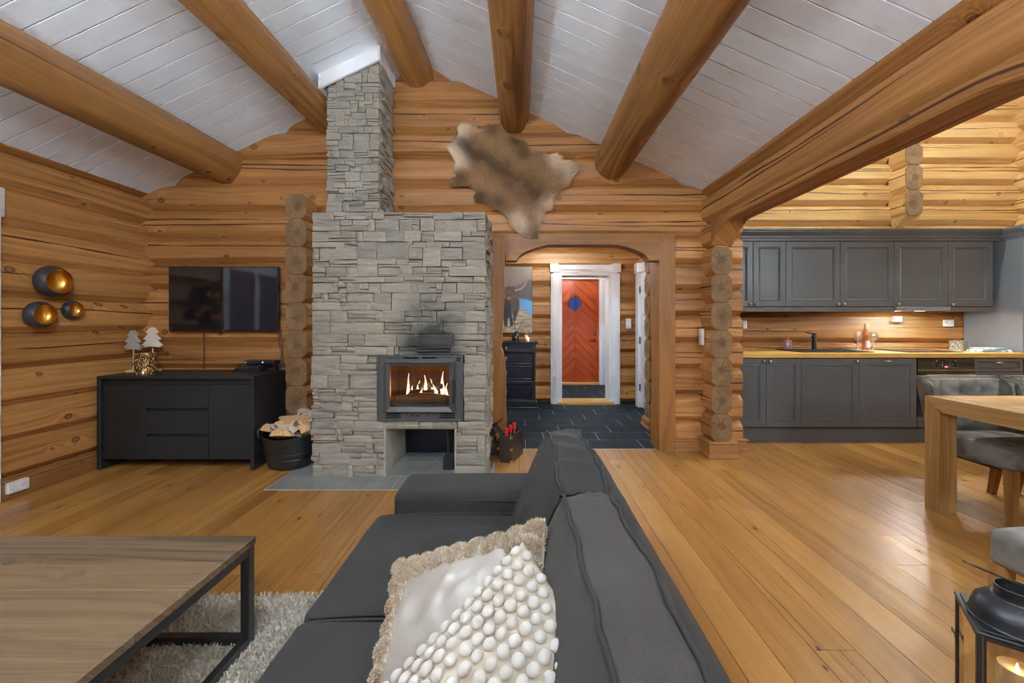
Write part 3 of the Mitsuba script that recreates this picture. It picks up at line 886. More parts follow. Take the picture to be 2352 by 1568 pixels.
def side_door():
    d = 'door_4'
    labels[d] = {'label': 'white panelled door in the right wall of the hall, seen at a steep angle', 'category': 'door', 'kind': 'structure'}
    x = XR
    y0, y1 = 5.15, 5.95
    m_ = join(cbox(x - 0.05, x + 0.03, y0 - 0.13, y0, 0, 2.02, 0.005), cbox(x - 0.05, x + 0.03, y1, y1 + 0.13, 0, 2.02, 0.005), cbox(x - 0.05, x + 0.03, y0 - 0.13, y1 + 0.13, 2.0, 2.13, 0.005),
              cbox(x - 0.07, x + 0.03, y1 - 0.01, y1 + 0.14, 2.0, 2.15, 0.005))
    part(d, 'casing', m_, 'white_paint')
    v, f = ring_panel(-(y1 - 0.01), -(y0 + 0.01), 0.02, 2.0, 0, [(0, 0), (0.1, 0.0)], 0.04)
    v = np.stack([x - 0.012 + v[:, 1], -v[:, 0], v[:, 2]], 1)
    leaf = part(d, 'leaf', (v, f), 'white_paint')
    for (za, zb_) in ((0.15, 0.62), (0.74, 1.22), (1.34, 1.88)):
        for (ya, yb_) in ((y0 + 0.11, (y0 + y1) / 2 - 0.04), ((y0 + y1) / 2 + 0.04, y1 - 0.11)):
            v, f = ring_panel(-yb_, -ya, za, zb_, 0, [(0, -0.004), (0.012, 0.004), (0.03, 0.010), (0.05, 0.002)], 0.02)
            part(leaf, 'panel', (np.stack([x - 0.018 + v[:, 1], -v[:, 0], v[:, 2]], 1), f), 'white_paint')
    for z in (0.30, 1.0, 1.75):
        part(leaf, 'hinge', cbox(x - 0.03, x - 0.01, y1 - 0.012, y1 + 0.006, z - 0.05, z + 0.05, 0.003), 'dark_iron')


side_door()

# ---------------------------------------------------------------- stone fireplace and chimney
FX0, FX1, FY, FT = -1.714, -0.290, 3.300, 2.18
HOLES = [(-1.182, -0.471, 0.460, 1.003), (-1.122, -0.536, 0.0, 0.398)]


def courses(rng, anchors, mean):
    """Course heights between fixed levels, each a little different."""
    out = [anchors[0]]
    for a, b in zip(anchors[:-1], anchors[1:]):
        n = max(1, round((b - a) / mean))
        h = rng.uniform(0.62, 1.38, n)
        out += list(a + np.cumsum(h) / h.sum() * (b - a))
    return out


def stone_rows(rng, a0, a1, bands, holes=(), wmin=0.075, wmax=0.235):
    """Rectangles (a0, a1, z0, z1) of a drystone facing, course by course, leaving the holes free."""
    out, tall = [], []
    for k, (z0, z1) in enumerate(zip(bands[:-1], bands[1:])):
        taken, tall = tall, []
        free = [(a0, a1)]
        for h0, h1, hz0, hz1 in list(holes) + [(t0, t1, z0, z1) for t0, t1 in taken]:
            if hz0 < z1 - 0.012 and hz1 > z0 + 0.012:
                free = [p for q0, q1 in free for p in ((q0, min(q1, h0)), (max(q0, h1), q1)) if p[1] - p[0] > 0.015]
        for q0, q1 in free:
            x = q0
            while x < q1 - 1e-6:
                wd = rng.uniform(wmin, wmax) if rng.random() < 0.78 else rng.uniform(0.035, 0.08)
                e = q1 if q1 - x - wd < 0.05 else x + wd
                r = rng.random()
                z2 = bands[min(k + 2, len(bands) - 1)]
                if r < 0.07 and z2 - z0 < 0.17 and z2 > z1 and e - x > 0.06 and not any(x < h1 and e > h0 and hz0 < z2 and hz1 > z0 for h0, h1, hz0, hz1 in list(holes) + [(-9, 9, 0.399, 0.459)] * len(holes)):
                    out.append((x, e, z0, z2))
                    tall.append((x, e))
                elif r < 0.60:
                    out.append((x, e, z0, z1))
                elif r < 0.92:
                    m = z0 + (z1 - z0) * rng.uniform(0.3, 0.7)
                    out += [(x, e, z0, m)]
                    if e - x > 0.13 and rng.random() < 0.5:
                        xm = x + (e - x) * rng.uniform(0.35, 0.65)
                        out += [(x, xm, m, z1), (xm, e, m, z1)]
                    else:
                        out += [(x, e, m, z1)]
                else:
                    m1, m2 = z0 + (z1 - z0) * 0.33, z0 + (z1 - z0) * 0.68
                    out += [(x, e, z0, m1), (x, e, m1, m2), (x, e, m2, z1)]
                x = e
    return out


sn = [0]


def stone(parent, name, r, front, axis, rng, back, wob=0.020, edge=None):
    """One facing stone: a chipped block with an uneven face; axis 'y' faces -y, axis 'x' faces +x."""
    x0, x1, z0, z1 = r
    sn[0] += 1
    g = 0.0020
    j = 0.0045
    f = front - rng.uniform(-0.3, 1.0) * wob
    if edge:
        x0, x1 = x0 - edge[0], x1 + edge[1]
    nx, nz = max(2, int((x1 - x0) / 0.035) + 2), max(2, int((z1 - z0) / 0.022) + 2)
    u, w = np.meshgrid(np.linspace(0, 1, nx), np.linspace(0, 1, nz), indexing='ij')
    X = x0 + g + (x1 - x0 - 2 * g) * u
    Z = z0 + g + (z1 - z0 - 2 * g) * w
    # bilinear skew of the outline and a rough split face, dropping at the rim
    c = rng.uniform(-j, j, (2, 2, 2))
    for k, A in ((0, X), (1, Z)):
        A += c[0, 0, k] * (1 - u) * (1 - w) + c[1, 0, k] * u * (1 - w) + c[0, 1, k] * (1 - u) * w + c[1, 1, k] * u * w
    rim = (u < 1e-6) | (u > 1 - 1e-6) | (w < 1e-6) | (w > 1 - 1e-6)
    D = f + rng.uniform(-0.005, 0.005) * (u - 0.5) + rng.uniform(-0.005, 0.005) * (w - 0.5)
    D = D + 0.017 * (meshkit.fbm(np.stack([X * 9 + sn[0], Z * 34, np.full_like(X, sn[0] * 3.3)], -1), 3) - 0.5) + np.where(rim, 0.006, 0.0)
    inner = [0 if nx < 3 else 1, 0 if nz < 3 else 1]
    V = np.stack([X, D, Z], -1).reshape(-1, 3)
    q = grid_faces(nx, nz)
    idx = np.arange(nx * nz).reshape(nx, nz)
    loop = np.r_[idx[:, 0], idx[-1, 1:], idx[-2::-1, -1], idx[0, -2:0:-1]]
    B = V[loop].copy()
    B[:, 1] = back
    n = len(V)
    k = len(loop)
    side = np.array([[loop[i], loop[(i + 1) % k], n + (i + 1) % k, n + i] for i in range(k)])
    v, fc = vf((np.vstack([V, B]), np.vstack([q[:, ::-1], side])))
    if axis == 'x':
        v = np.stack([-v[:, 1], v[:, 0], v[:, 2]], 1)
    uv = np.stack([v[:, 0] * 0.3 + 10.0 * sn[0], v[:, 2] * 0.3 + 10.0 * (sn[0] % 23)], 1)
    if parent is None:
        return (v, fc), uv
    return part(parent, name, (v, fc), 'stone', uv=uv)


rng = np.random.default_rng(5)
fp = thing('fireplace', 'broad grey drystone fireplace with a soot mark above the burning stove', 'fireplace')
bands = courses(rng, [0.0, 0.398], 0.078) + [0.460] + courses(rng, [0.460, 1.003, FT], 0.077)[1:]
front = [r for r in stone_rows(rng, FX0, FX1, bands, HOLES, 0.09, 0.27) if not (abs(r[2] - 0.398) < 1e-6 and r[0] > -1.16 and r[1] < -0.50)]
front = [r for r in front if not (0.39 < r[2] < 0.46 and r[1] > -1.14 and r[0] < -0.52)]
for q0, q1 in zip([-1.14, -1.01, -0.84, -0.727, -0.568], [-1.01, -0.84, -0.727, -0.568, -0.52]):
    front.append((q0, q1, 0.398, 0.460))
for q0, q1 in [(FX0, -1.53), (-1.53, -1.36), (-1.36, -1.14), (-0.52, -0.42), (-0.42, FX1)]:
    front.append((q0, q1, 0.398, 0.460))
front.sort(key=lambda r: -(r[1] - r[0]) * (r[3] - r[2]))
for k, r in enumerate(front[:300]):
    eL = rng.uniform(-0.006, 0.014) if abs(r[0] - FX0) < 1e-6 else 0
    eR = rng.uniform(-0.006, 0.012) if abs(r[1] - FX1) < 1e-6 else 0
    stone(fp, 'stone', r, FY, 'y', rng, 3.345, edge=(eL, eR) if eL or eR else None)
rest, ruv = [], []
for r in front[300:]:
    m_, u_ = stone(None, '', r, FY, 'y', rng, 3.345)
    rest.append(m_)
    ruv.append(u_)
if rest:
    part(fp, 'chip_stones', join(*rest), 'stone', uv=np.vstack(ruv), kind='stuff')
sides, suv = [], []
for r in stone_rows(rng, 3.335, 3.965, list(np.linspace(0, FT, 29)), (), 0.10, 0.24):
    m_, u_ = stone(None, '', r, -FX1 - 0.004, 'x', rng, -FX1 + 0.05, wob=0.024)
    sides.append(m_)
    suv.append(u_)
part(fp, 'side_stones', join(*sides), 'stone', uv=np.vstack(suv), kind='stuff')
cy0 = 3.335
core = [cbox(FX0 + 0.012, -1.124, cy0, 3.962, 0, 0.400, 0.002), cbox(-0.534, FX1 - 0.02, cy0, 3.962, 0, 0.400, 0.002), cbox(FX0 + 0.012, FX1 - 0.02, cy0, 3.962, 0.400, 0.458, 0.002),
        cbox(FX0 + 0.012, -1.186, cy0, 3.962, 0.458, 1.006, 0.002), cbox(-0.467, FX1 - 0.02, cy0, 3.962, 0.458, 1.006, 0.002), cbox(FX0 + 0.012, FX1 - 0.02, cy0, 3.962, 1.006, FT - 0.02, 0.002)]
part(fp, 'core', join(*core), 'mortar')
part(fp, 'top_slab', cbox(FX0 - 0.004, FX1 + 0.004, FY + 0.004, 3.962, FT - 0.022, FT - 0.002, 0.004), 'mortar')
part(fp, 'niche_lining', join(cbox(-1.128, -1.112, FY - 0.004, 3.90, 0, 0.397, 0.002), cbox(-0.546, -0.530, FY - 0.004, 3.90, 0, 0.397, 0.002), cbox(-1.12, -0.54, FY + 0.03, 3.9, 0.385, 0.40, 0.002)), 'niche_plaster', label='smooth pale cement lining of the wood niche')
part(fp, 'niche_back', cbox(-1.12, -0.54, 3.88, 3.93, 0, 0.4, 0.002), 'dusk_tint_black')
for q in range(4):
    x0 = [-1.112, -0.80][q % 2]
    y0 = [3.305, 3.62][q // 2]
    v, f = cbox(x0 + 0.002, x0 + (0.31 if q % 2 == 0 else 0.252), y0, y0 + (0.312 if q < 2 else 0.26), -0.01, 0.012, 0.002)
    part(fp, 'niche_tile', (v, f), 'hearth_slate', uv=np.stack([v[:, 0], v[:, 1] * 0 + 2.0 * (30 + q)], 1))

ch = thing('chimney', 'narrow drystone chimney rising from the fireplace top to the white ceiling', 'chimney')
CX0, CX1, CYF = -1.726, -1.265, 3.569
nb = int((3.72 - FT) / 0.074)
bands = courses(rng, [FT - 0.01, 3.72], 0.074)
for r in stone_rows(rng, CX0, CX1, bands, (), 0.07, 0.17):
    roof = RIDGE((r[0] + r[1]) / 2)
    if r[2] > roof - 0.03:
        continue
    r = (r[0], r[1], r[2], min(r[3], roof + 0.01))
    e = (rng.uniform(-0.004, 0.008) if abs(r[0] - CX0) < 1e-6 else 0, rng.uniform(-0.004, 0.008) if abs(r[1] - CX1) < 1e-6 else 0)
    stone(ch, 'stone', r, CYF, 'y', rng, CYF + 0.05, edge=e)
for r in stone_rows(rng, CYF + 0.03, 3.97, bands, (), 0.08, 0.2):
    if r[2] < RIDGE(CX1) - 0.05:
        stone(ch, 'side_stone', r, -CX1 - 0.004, 'x', rng, -CX1 + 0.05, wob=0.024)
part(ch, 'core', cbox(CX0 + 0.02, CX1 - 0.02, CYF + 0.04, 3.97, FT - 0.02, RIDGE(CX0) - 0.03, 0.002), 'mortar')
part(ch, 'core', cbox(CX0 + 0.25, CX1 - 0.02, CYF + 0.04, 3.97, 3.3, RIDGE(CX0 + 0.25) - 0.02, 0.002), 'mortar')
xa, xb = CX0 - 0.055, CX1 + 0.028
poly = Polygon([(xa, RIDGE(xa) - 0.125), (xb, RIDGE(xb) - 0.125), (xb, RIDGE(xb)), (xa, RIDGE(xa))])
part(ch, 'ceiling_collar', extrude(poly, 0.022, 'xz', CYF - 0.045), 'white_paint', label='white board collar at the ceiling')
part(ch, 'ceiling_collar', cbox(CX1 + 0.006, CX1 + 0.028, CYF - 0.045, 3.955, RIDGE(xb) - 0.125, RIDGE(xb) - 0.002, 0.003), 'white_paint')
part(ch, 'ceiling_collar', cbox(CX0 - 0.055, CX0 - 0.033, CYF - 0.045, 3.955, RIDGE(xa) - 0.125, RIDGE(xa) - 0.002, 0.003), 'white_paint')

# ---------------------------------------------------------------- the stove set into the fireplace
st = thing('stove_insert', 'dark grey cast iron stove with a glass door and a fire burning in it', 'stove')
SX0, SX1, SZ0, SZ1 = -1.176, -0.477, 0.466, 0.997
gl = (-1.069, -0.586, 0.580, 0.918)
hole = sbox(gl[0] - 0.02, gl[2] - 0.02, gl[1] + 0.02, gl[3] + 0.02)
plate = sbox(SX0, SZ0, SX1, SZ1).difference(hole)
slots = [sbox(x0, z, x1, z + 0.0085) for z in (0.487, 0.502, 0.517) for x0, x1 in ((-1.105, -0.985), (-0.66, -0.54))]
slots += [sbox(-1.09 + 0.13, 0.975, -0.84, 0.986), sbox(-0.81, 0.975, -0.69, 0.986), sbox(-0.91, 0.502, -0.875, 0.508), sbox(-0.865, 0.502, -0.83, 0.508), sbox(-0.785, 0.502, -0.75, 0.508)]
for s in slots:
    plate = plate.difference(s)
part(st, 'front_plate', extrude(plate, 0.05, 'xz', 3.288), 'iron')
part(st, 'rim', join(cbox(SX0 - 0.004, SX1 + 0.004, 3.282, 3.31, SZ1 - 0.012, SZ1 + 0.006, 0.003), cbox(SX0 - 0.004, SX1 + 0.004, 3.282, 3.31, SZ0 - 0.004, SZ0 + 0.008, 0.003), cbox(SX0 - 0.004, SX0 + 0.010, 3.282, 3.31, SZ0, SZ1, 0.003), cbox(SX1 - 0.010, SX1 + 0.004, 3.282, 3.31, SZ0, SZ1, 0.003)), 'iron')
for x in (-1.118, -0.528):
    part(st, 'pilaster', cbox(x - 0.008, x + 0.002, 3.283, 3.30, 0.535, 0.960, 0.003), 'iron')
for x in (-0.978, -0.668):
    part(st, 'pilaster', cbox(x - 0.003, x + 0.003, 3.284, 3.30, 0.472, 0.528, 0.002), 'iron')
part(st, 'slot_backing', join(cbox(-1.15, -0.50, 3.332, 3.336, 0.47, 0.53, 0.001), cbox(-1.0, -0.66, 3.332, 3.336, 0.965, 0.992, 0.001)), 'charred')
# bevelled door frame
do, di = (-1.105, -0.545, 0.537, 0.955), gl
vs = []
for (x0, x1, z0, z1), y in ((do, 3.288), (do, 3.262), ((do[0] + 0.008, do[1] - 0.008, do[2] + 0.008, do[3] - 0.008), 3.256), (di, 3.274), (di, 3.30)):
    vs += [[x0, y, z0], [x1, y, z0], [x1, y, z1], [x0, y, z1]]
q = [[k * 4 + i, k * 4 + (i + 1) % 4, (k + 1) * 4 + (i + 1) % 4, (k + 1) * 4 + i] for k in range(4) for i in range(4)]
dk = part(st, 'door', vf((np.array(vs), np.array(q))), 'iron')
part(dk, 'glass', cbox(gl[0] - 0.004, gl[1] + 0.004, 3.286, 3.290, gl[2] - 0.004, gl[3] + 0.004, 0.0005), 'clear_glass')
part(dk, 'handle', join(tube([(-0.548, 3.235, 0.62), (-0.546, 3.228, 0.72), (-0.548, 3.235, 0.79)], 0.0075), cbox(-0.556, -0.536, 3.235, 3.27, 0.775, 0.805, 0.004)), 'dark_iron', smooth=40)
part(dk, 'damper_knob', move(lathe([(0.001, 0), (0.014, 0), (0.016, 0.012), (0.012, 0.022), (0.001, 0.022)], 16), rotx(90), (-0.512, 3.29, 0.970)), 'dark_iron', smooth=40)
bx = [cbox(-1.15, -0.50, 3.76, 3.80, 0.5, 0.98), cbox(-1.16, -1.135, 3.33, 3.80, 0.5, 0.98), cbox(-0.515, -0.49, 3.33, 3.80, 0.5, 0.98), cbox(-1.15, -0.50, 3.33, 3.80, 0.96, 0.985), cbox(-1.15, -0.50, 3.33, 3.80, 0.50, 0.545)]
part(st, 'firebox', join(*bx), 'firebrick')
for k in range(7):
    x = -0.98 + 0.062 * k
    a = 0.020 * (-1) ** k
    z = np.linspace(0.60, 0.90, 24)
    part(st, 'flame_relief', tube(np.stack([x + a * np.sin((z - 0.6) * 22) * (0.9 - z) / 0.3, np.full(24, 3.757), z], 1), 0.004, 6), 'firebrick')
xs = np.linspace(-1.065, -0.59, 30)
for k, (zb_, zt_, y_) in enumerate(((0.60, 0.645, 3.40), (0.578, 0.602, 3.385), (0.560, 0.580, 3.37))):
    top = zt_ + (0.028 if k == 0 else 0.0) * np.sin((xs + 1.065) / 0.475 * PI)
    bot = zb_ + (0.018 if k == 0 else 0.0) * np.sin((xs + 1.065) / 0.475 * PI)
    pg = Polygon(np.vstack([np.stack([xs, bot], 1), np.stack([xs, top], 1)[::-1]]))
    part(st, 'log_guard', extrude(pg, 0.02, 'xz', y_), 'firebrick')
part(st, 'ash_bed', cbox(-1.10, -0.55, 3.38, 3.72, 0.545, 0.62, 0.02), 'charred')

rng = np.random.default_rng(8)
for k, (x0, x1, y_, z_, r_) in enumerate(((-0.98, -0.70, 3.50, 0.655, 0.032), (-0.93, -0.62, 3.57, 0.66, 0.036), (-0.90, -0.68, 3.53, 0.715, 0.028))):
    b = thing('burning_log', 'charred log burning among the flames inside the stove', 'firewood', 'charred logs in the stove')
    part(b, 'bark', tube([(x0, y_, z_), ((x0 + x1) / 2, y_ + 0.01, z_ + 0.006), (x1, y_ - 0.02 * k, z_)], [r_, r_ * 1.05, r_ * 0.9], 10), 'charred', smooth=40)
    part(b, 'end_grain', move(lathe([(0.0005, 0), (r_ * 0.8, 0), (r_ * 0.8, 0.004), (0.0005, 0.004)], 14), roty(90), (x1, y_ - 0.02 * k, z_)), 'firebrick')


def flame(x, y, z, h, r, lean, s):
    t = np.linspace(0, 1, 16)
    rad = r * np.sin(PI * np.clip(t * 0.9 + 0.08, 0, 1) ** 0.62) * (1 - t) ** 0.55 + 0.0006
    cx = x + lean * t ** 1.6 + 0.006 * np.sin(t * 5 + s)
    a = np.arange(12) * 2 * PI / 12
    v = np.stack([cx[:, None] + rad[:, None] * np.cos(a), y + 0.5 * rad[:, None] * np.sin(a), np.repeat((z + h * t)[:, None], 12, 1)], -1).reshape(-1, 3)
    qf = grid_faces(16, 12, True)
    return vf((v, qf))


fl = thing('fire', 'orange and yellow flames behind the stove glass', 'fire')
FL = [(-0.985, 0.165, 0.016, 0.022), (-0.945, 0.075, 0.020, 0.004), (-0.900, 0.105, 0.020, 0.010), (-0.860, 0.062, 0.016, 0.0), (-0.825, 0.150, 0.023, -0.018), (-0.775, 0.120, 0.018, -0.012),
      (-0.735, 0.085, 0.022, -0.02), (-0.690, 0.175, 0.026, 0.018), (-0.655, 0.09, 0.016, 0.01)]
for k, (x, h, r, ln) in enumerate(FL):
    y_ = 3.475 + 0.02 * (k % 3)
    sc = 1.14
    kk = part(fl, 'flame', flame(x, y_, 0.632, h * 1.2, r * 0.82, ln, k), 'lamp_glass', **glow((16.0, 4.6, 0.5) if k in (1, 3, 5, 8) else (30.0, 15.0, 3.4)))
part(fl, 'embers', cbox(-0.99, -0.64, 3.48, 3.60, 0.618, 0.632, 0.004), 'lamp_glass', **glow((5.0, 1.1, 0.1)))

# hearth plate
ht = thing('hearth_plate', 'dark slate slabs let into the oak floor in front of the fireplace', 'hearth')
part(ht, 'joint', cbox(-1.955, -0.23, 3.035, 3.62, -0.01, 0.0035, 0.002), 'grout')
for q, (x0, x1) in enumerate(((-1.945, -1.592), (-1.588, -0.99), (-0.986, -0.24))):
    for y0, y1 in ((3.045, 3.30), (3.304, 3.61)):
        v, f = cbox(x0, x1, y0, y1, -0.01, 0.006, 0.002)
        part(ht, 'slab', (v, f), 'hearth_slate', uv=np.stack([v[:, 0], v[:, 1] * 0 + 2.0 * (50 + q + 5 * (y0 > 3.2))], 1))

# fire tools in the niche
ft = thing('fire_tool_set', 'black fire irons with a flat shovel leaning in the wood niche', 'fire tools')
part(ft, 'base', cbox(-0.67, -0.56, 3.46, 3.56, 0.012, 0.028, 0.004), 'black_metal')
part(ft, 'pole', tube([(-0.585, 3.52, 0.02), (-0.585, 3.52, 0.36)], 0.008), 'black_metal', smooth=40)
part(ft, 'hook_bar', tube([(-0.64, 3.50, 0.30), (-0.585, 3.52, 0.31), (-0.55, 3.54, 0.30)], 0.006), 'black_metal', smooth=40)
sh = extrude(Polygon([(-0.665, 0.015), (-0.575, 0.015), (-0.580, 0.12), (-0.610, 0.165), (-0.632, 0.165), (-0.660, 0.12)]), 0.008, 'xz', 3.42)
part(ft, 'shovel', join(sh, cbox(-0.632, -0.610, 3.418, 3.432, 0.15, 0.33, 0.003)), 'black_metal')
part(ft, 'poker', tube([(-0.562, 3.50, 0.04), (-0.566, 3.50, 0.30)], 0.006), 'black_metal', smooth=40)
part(ft, 'grip', tube([(-0.621, 3.424, 0.31), (-0.621, 3.424, 0.375)], 0.011), 'black_metal', smooth=40)

# ---------------------------------------------------------------- tub of firewood
tub = thing('firewood_tub', 'worn black rubber tub filled with split birch logs beside the fireplace', 'tub')
TX, TY = -2.045, 3.555


def oval(profile, ax, ay, n=40):
    v, f = lathe(profile, n, close=False)
    return v * [ax, ay, 1], f


pr = [(0.001, 0.006), (0.70, 0.006), (0.74, 0.012), (0.80, 0.05), (0.88, 0.13), (0.95, 0.20), (1.0, 0.265), (1.03, 0.27), (1.03, 0.278), (0.98, 0.280), (0.95, 0.27), (0.88, 0.19), (0.78, 0.08), (0.70, 0.03), (0.001, 0.03)]
v, f = oval(pr, 0.235, 0.185)
v[:, 2] += 0.03 * (v[:, 0] / 0.235) ** 2 * (v[:, 2] > 0.15)
part(tub, 'body', (v + [TX, TY, 0], f), 'black_plastic', smooth=40)
for s in (-1, 1):
    part(tub, 'handle', tube(spline([(TX + s * 0.238, TY - 0.05, 0.26), (TX + s * 0.252, TY - 0.045, 0.335), (TX + s * 0.254, TY, 0.36), (TX + s * 0.252, TY + 0.045, 0.335), (TX + s * 0.238, TY + 0.05, 0.26)], 20), 0.011), 'black_plastic', smooth=40)
for z in (0.09, 0.14):
    a = np.linspace(0, 2 * PI, 40)
    k = 0.84 + (z - 0.09) * 0.9
    part(tub, 'rib', tube(np.stack([TX + 0.236 * k * np.cos(a), TY + 0.186 * k * np.sin(a), np.full(40, z)], 1), 0.003, 6, False), 'black_plastic')


def firewood(label, cx, cy, cz, yaw, pitch, ln, r, kind):
    """A split log lying along local y, its near end turned towards the room."""
    R = rotz(yaw) @ rotx(pitch)
    a = {'half': (0, 180), 'quarter': (20, 110), 'round': (0, 360)}[kind]
    th = np.radians(np.linspace(a[0], a[1], 18))
    arc = np.stack([r * np.cos(th), r * np.sin(th)], 1)
    pts = arc[:-1] if kind == 'round' else np.vstack([arc] + ([[[0, 0]]] if kind == 'quarter' else []))
    key = thing('firewood_log', label, 'firewood', 'split birch logs in the tub')
    m_ = extrude(Polygon(pts), ln, 'xz', -ln / 2)
    seedn[0] += 1
    part(key, 'wood', move(m_, R, (cx, cy, cz)), 'split_wood', uv=vf(m_)[0][:, [1, 0]] + [seedn[0], 2.0 * seedn[0] + 0.5])
    bark = np.vstack([arc * 1.05, arc[::-1] * 0.99])
    part(key, 'bark', move(extrude(Polygon(bark).buffer(0), ln * 0.985, 'xz', -ln / 2 * 0.985), R, (cx, cy, cz)), 'birch_bark')


for args in (
        ('birch log with its pale half-round end facing out, front left of the tub', -2.13, 3.50, 0.30, -25, -24, 0.24, 0.062, 'half'),
        ('half-round birch log second from the left at the front of the tub', -2.075, 3.47, 0.275, 12, -22, 0.24, 0.052, 'half'),
        ('small half-round birch log third along the front rim of the tub', -2.00, 3.49, 0.275, 4, -18, 0.22, 0.046, 'half'),
        ('wedge-shaped birch log with a bright yellow end at the right front of the tub', -1.905, 3.50, 0.285, 22, -20, 0.26, 0.075, 'quarter'),
        ('big split birch log lying across the middle of the pile', -2.02, 3.56, 0.355, 62, -8, 0.33, 0.085, 'quarter'),
        ('birch log leaning steeply upwards at the right top of the pile', -1.88, 3.58, 0.40, -62, 33, 0.33, 0.07, 'half'),
        ('birch log at the back of the pile below the leaning one', -1.98, 3.66, 0.37, 30, 10, 0.30, 0.07, 'half'),
        ('round birch branch at the far left of the pile', -2.18, 3.62, 0.33, 30, -12, 0.28, 0.05, 'round'),
        ('round birch log at the far right against the fireplace', -1.86, 3.62, 0.30, 10, 4, 0.26, 0.05, 'round'),
        ('flat half birch log wedged behind the front row', -2.09, 3.55, 0.325, -50, -6, 0.28, 0.05, 'half'),
        ('thin birch wedge at the right rim of the tub', -1.83, 3.53, 0.31, -10, -30, 0.22, 0.045, 'quarter'),
):
    firewood(*args)

# ---------------------------------------------------------------- black sideboard
sb = thing('sideboard', 'matt black sideboard with two doors and three drawers under the television', 'sideboard')
BX0, BX1, BY0, BY1, BT = -3.654, -2.300, 3.45, 3.93, 0.808
part(sb, 'top', cbox(BX0, BX1, BY0, BY1, BT - 0.026, BT, 0.003), 'black_laminate')
for x in (BX0, BX1 - 0.03):
    part(sb, 'side_panel', cbox(x, x + 0.03, BY0, BY1, 0.0, BT - 0.026, 0.003), 'black_laminate')
part(sb, 'carcass', cbox(BX0 + 0.03, BX1 - 0.03, BY0 + 0.045, BY1 - 0.01, 0.085, BT - 0.026, 0.002), 'black_laminate')
part(sb, 'door', cbox(-3.622, -3.252, BY0 + 0.022, BY0 + 0.044, 0.085, 0.730, 0.002), 'black_laminate')
part(sb, 'door', cbox(-2.704, -2.333, BY0 + 0.022, BY0 + 0.044, 0.085, 0.730, 0.002), 'black_laminate')
for z0, z1 in ((0.085, 0.282), (0.304, 0.505), (0.527, 0.730)):
    part(sb, 'drawer', cbox(-3.248, -2.708, BY0 + 0.022, BY0 + 0.044, z0, z1, 0.002), 'black_laminate')

# ---------------------------------------------------------------- television
tv = thing('television', 'flat black television hanging on the log wall above the sideboard', 'television')
x0, x1, z0, z1 = -3.417, -2.357, 1.187, 1.812
part(tv, 'case', cbox(x0, x1, 3.885, 3.93, z0, z1, 0.005), 'black_plastic')
part(tv, 'screen', cbox(x0 + 0.008, x1 - 0.008, 3.8825, 3.886, z0 + 0.016, z1 - 0.008, 0.0008), 'black_gloss')
part(tv, 'wall_bracket', cbox(-3.05, -2.72, 3.92, 3.968, 1.35, 1.65, 0.004), 'black_metal')
part(tv, 'standby_lamp', cbox(x1 - 0.025, x1 - 0.012, 3.879, 3.886, z0 - 0.004, z0 + 0.004, 0.001), 'red_foil')
part(tv, 'logo_bar', cbox(-2.905, -2.87, 3.881, 3.886, z0 + 0.004, z0 + 0.010, 0.001), 'steel')
cb = thing('television_cable', 'thin black cable hanging straight down from the middle of the television', 'cable')
put(cb, tube([(-3.107, 3.925, 1.20), (-3.106, 3.93, 1.0), (-3.107, 3.925, 0.81)], 0.0035), 'black_plastic', True)
for k in (0, 1):
    cb = thing('television_cable', 'black cable hanging from the right corner of the television beside a twin', 'cable', 'two cables at the right corner of the television')
    put(cb, tube(spline([(-2.362 + 0.014 * k, 3.93, 1.20), (-2.358 + 0.02 * k, 3.92, 1.05), (-2.335 + 0.012 * k, 3.91, 0.90), (-2.36 + 0.05 * k, 3.88, 0.812)], 16), 0.0035), 'black_plastic', True)

# ---------------------------------------------------------------- wall sconces
def sconce(label, y, z, r):
    s = thing('wall_sconce', label, 'sconce', 'three black and gold wall sconces')
    d = r * 0.95
    po = [(0.55 * r, 0.0), (0.80 * r, 0.14 * d), (0.96 * r, 0.34 * d), (1.0 * r, 0.52 * d), (0.965 * r, 0.70 * d), (0.88 * r, 0.87 * d), (0.77 * r, 1.0 * d)]
    pin = [(0.755 * r, 1.0 * d), (0.86 * r, 0.865 * d), (0.94 * r, 0.69 * d), (0.965 * r, 0.52 * d), (0.92 * r, 0.35 * d), (0.76 * r, 0.16 * d), (0.50 * r, 0.05 * d), (0.001, 0.03 * d)]
    R = roty(90) @ rotz(90)
    part(s, 'bowl', move(lathe(po, 48, False), R, (XL + 0.004, y, z)), 'sconce_black', smooth=True)
    part(s, 'gilding', move(lathe(pin, 48, False), R, (XL + 0.004, y, z)), 'gold_leaf', smooth=True, label='gold leaf inside of the bowl')
    part(s, 'lip', move(lathe([(0.77 * r, d), (0.765 * r, d + 0.0015), (0.755 * r, d)], 48, False), R, (XL + 0.004, y, z)), 'sconce_black')
    part(s, 'candle_cup', move(lathe([(0.001, 0), (0.019, 0), (0.021, 0.020), (0.018, 0.020), (0.017, 0.004), (0.001, 0.004)], 20), None, (XL + 0.50 * d, y, z - 0.86 * r)), 'gold_leaf', smooth=30)
    return s


sconce('largest of the three round black sconces with gold inside, top one', 3.105, 1.590, 0.122)
sconce('middle sized black and gold sconce, lower left of the three', 3.03, 1.330, 0.100)
sconce('smallest black and gold sconce, lower right of the three', 3.262, 1.374, 0.074)

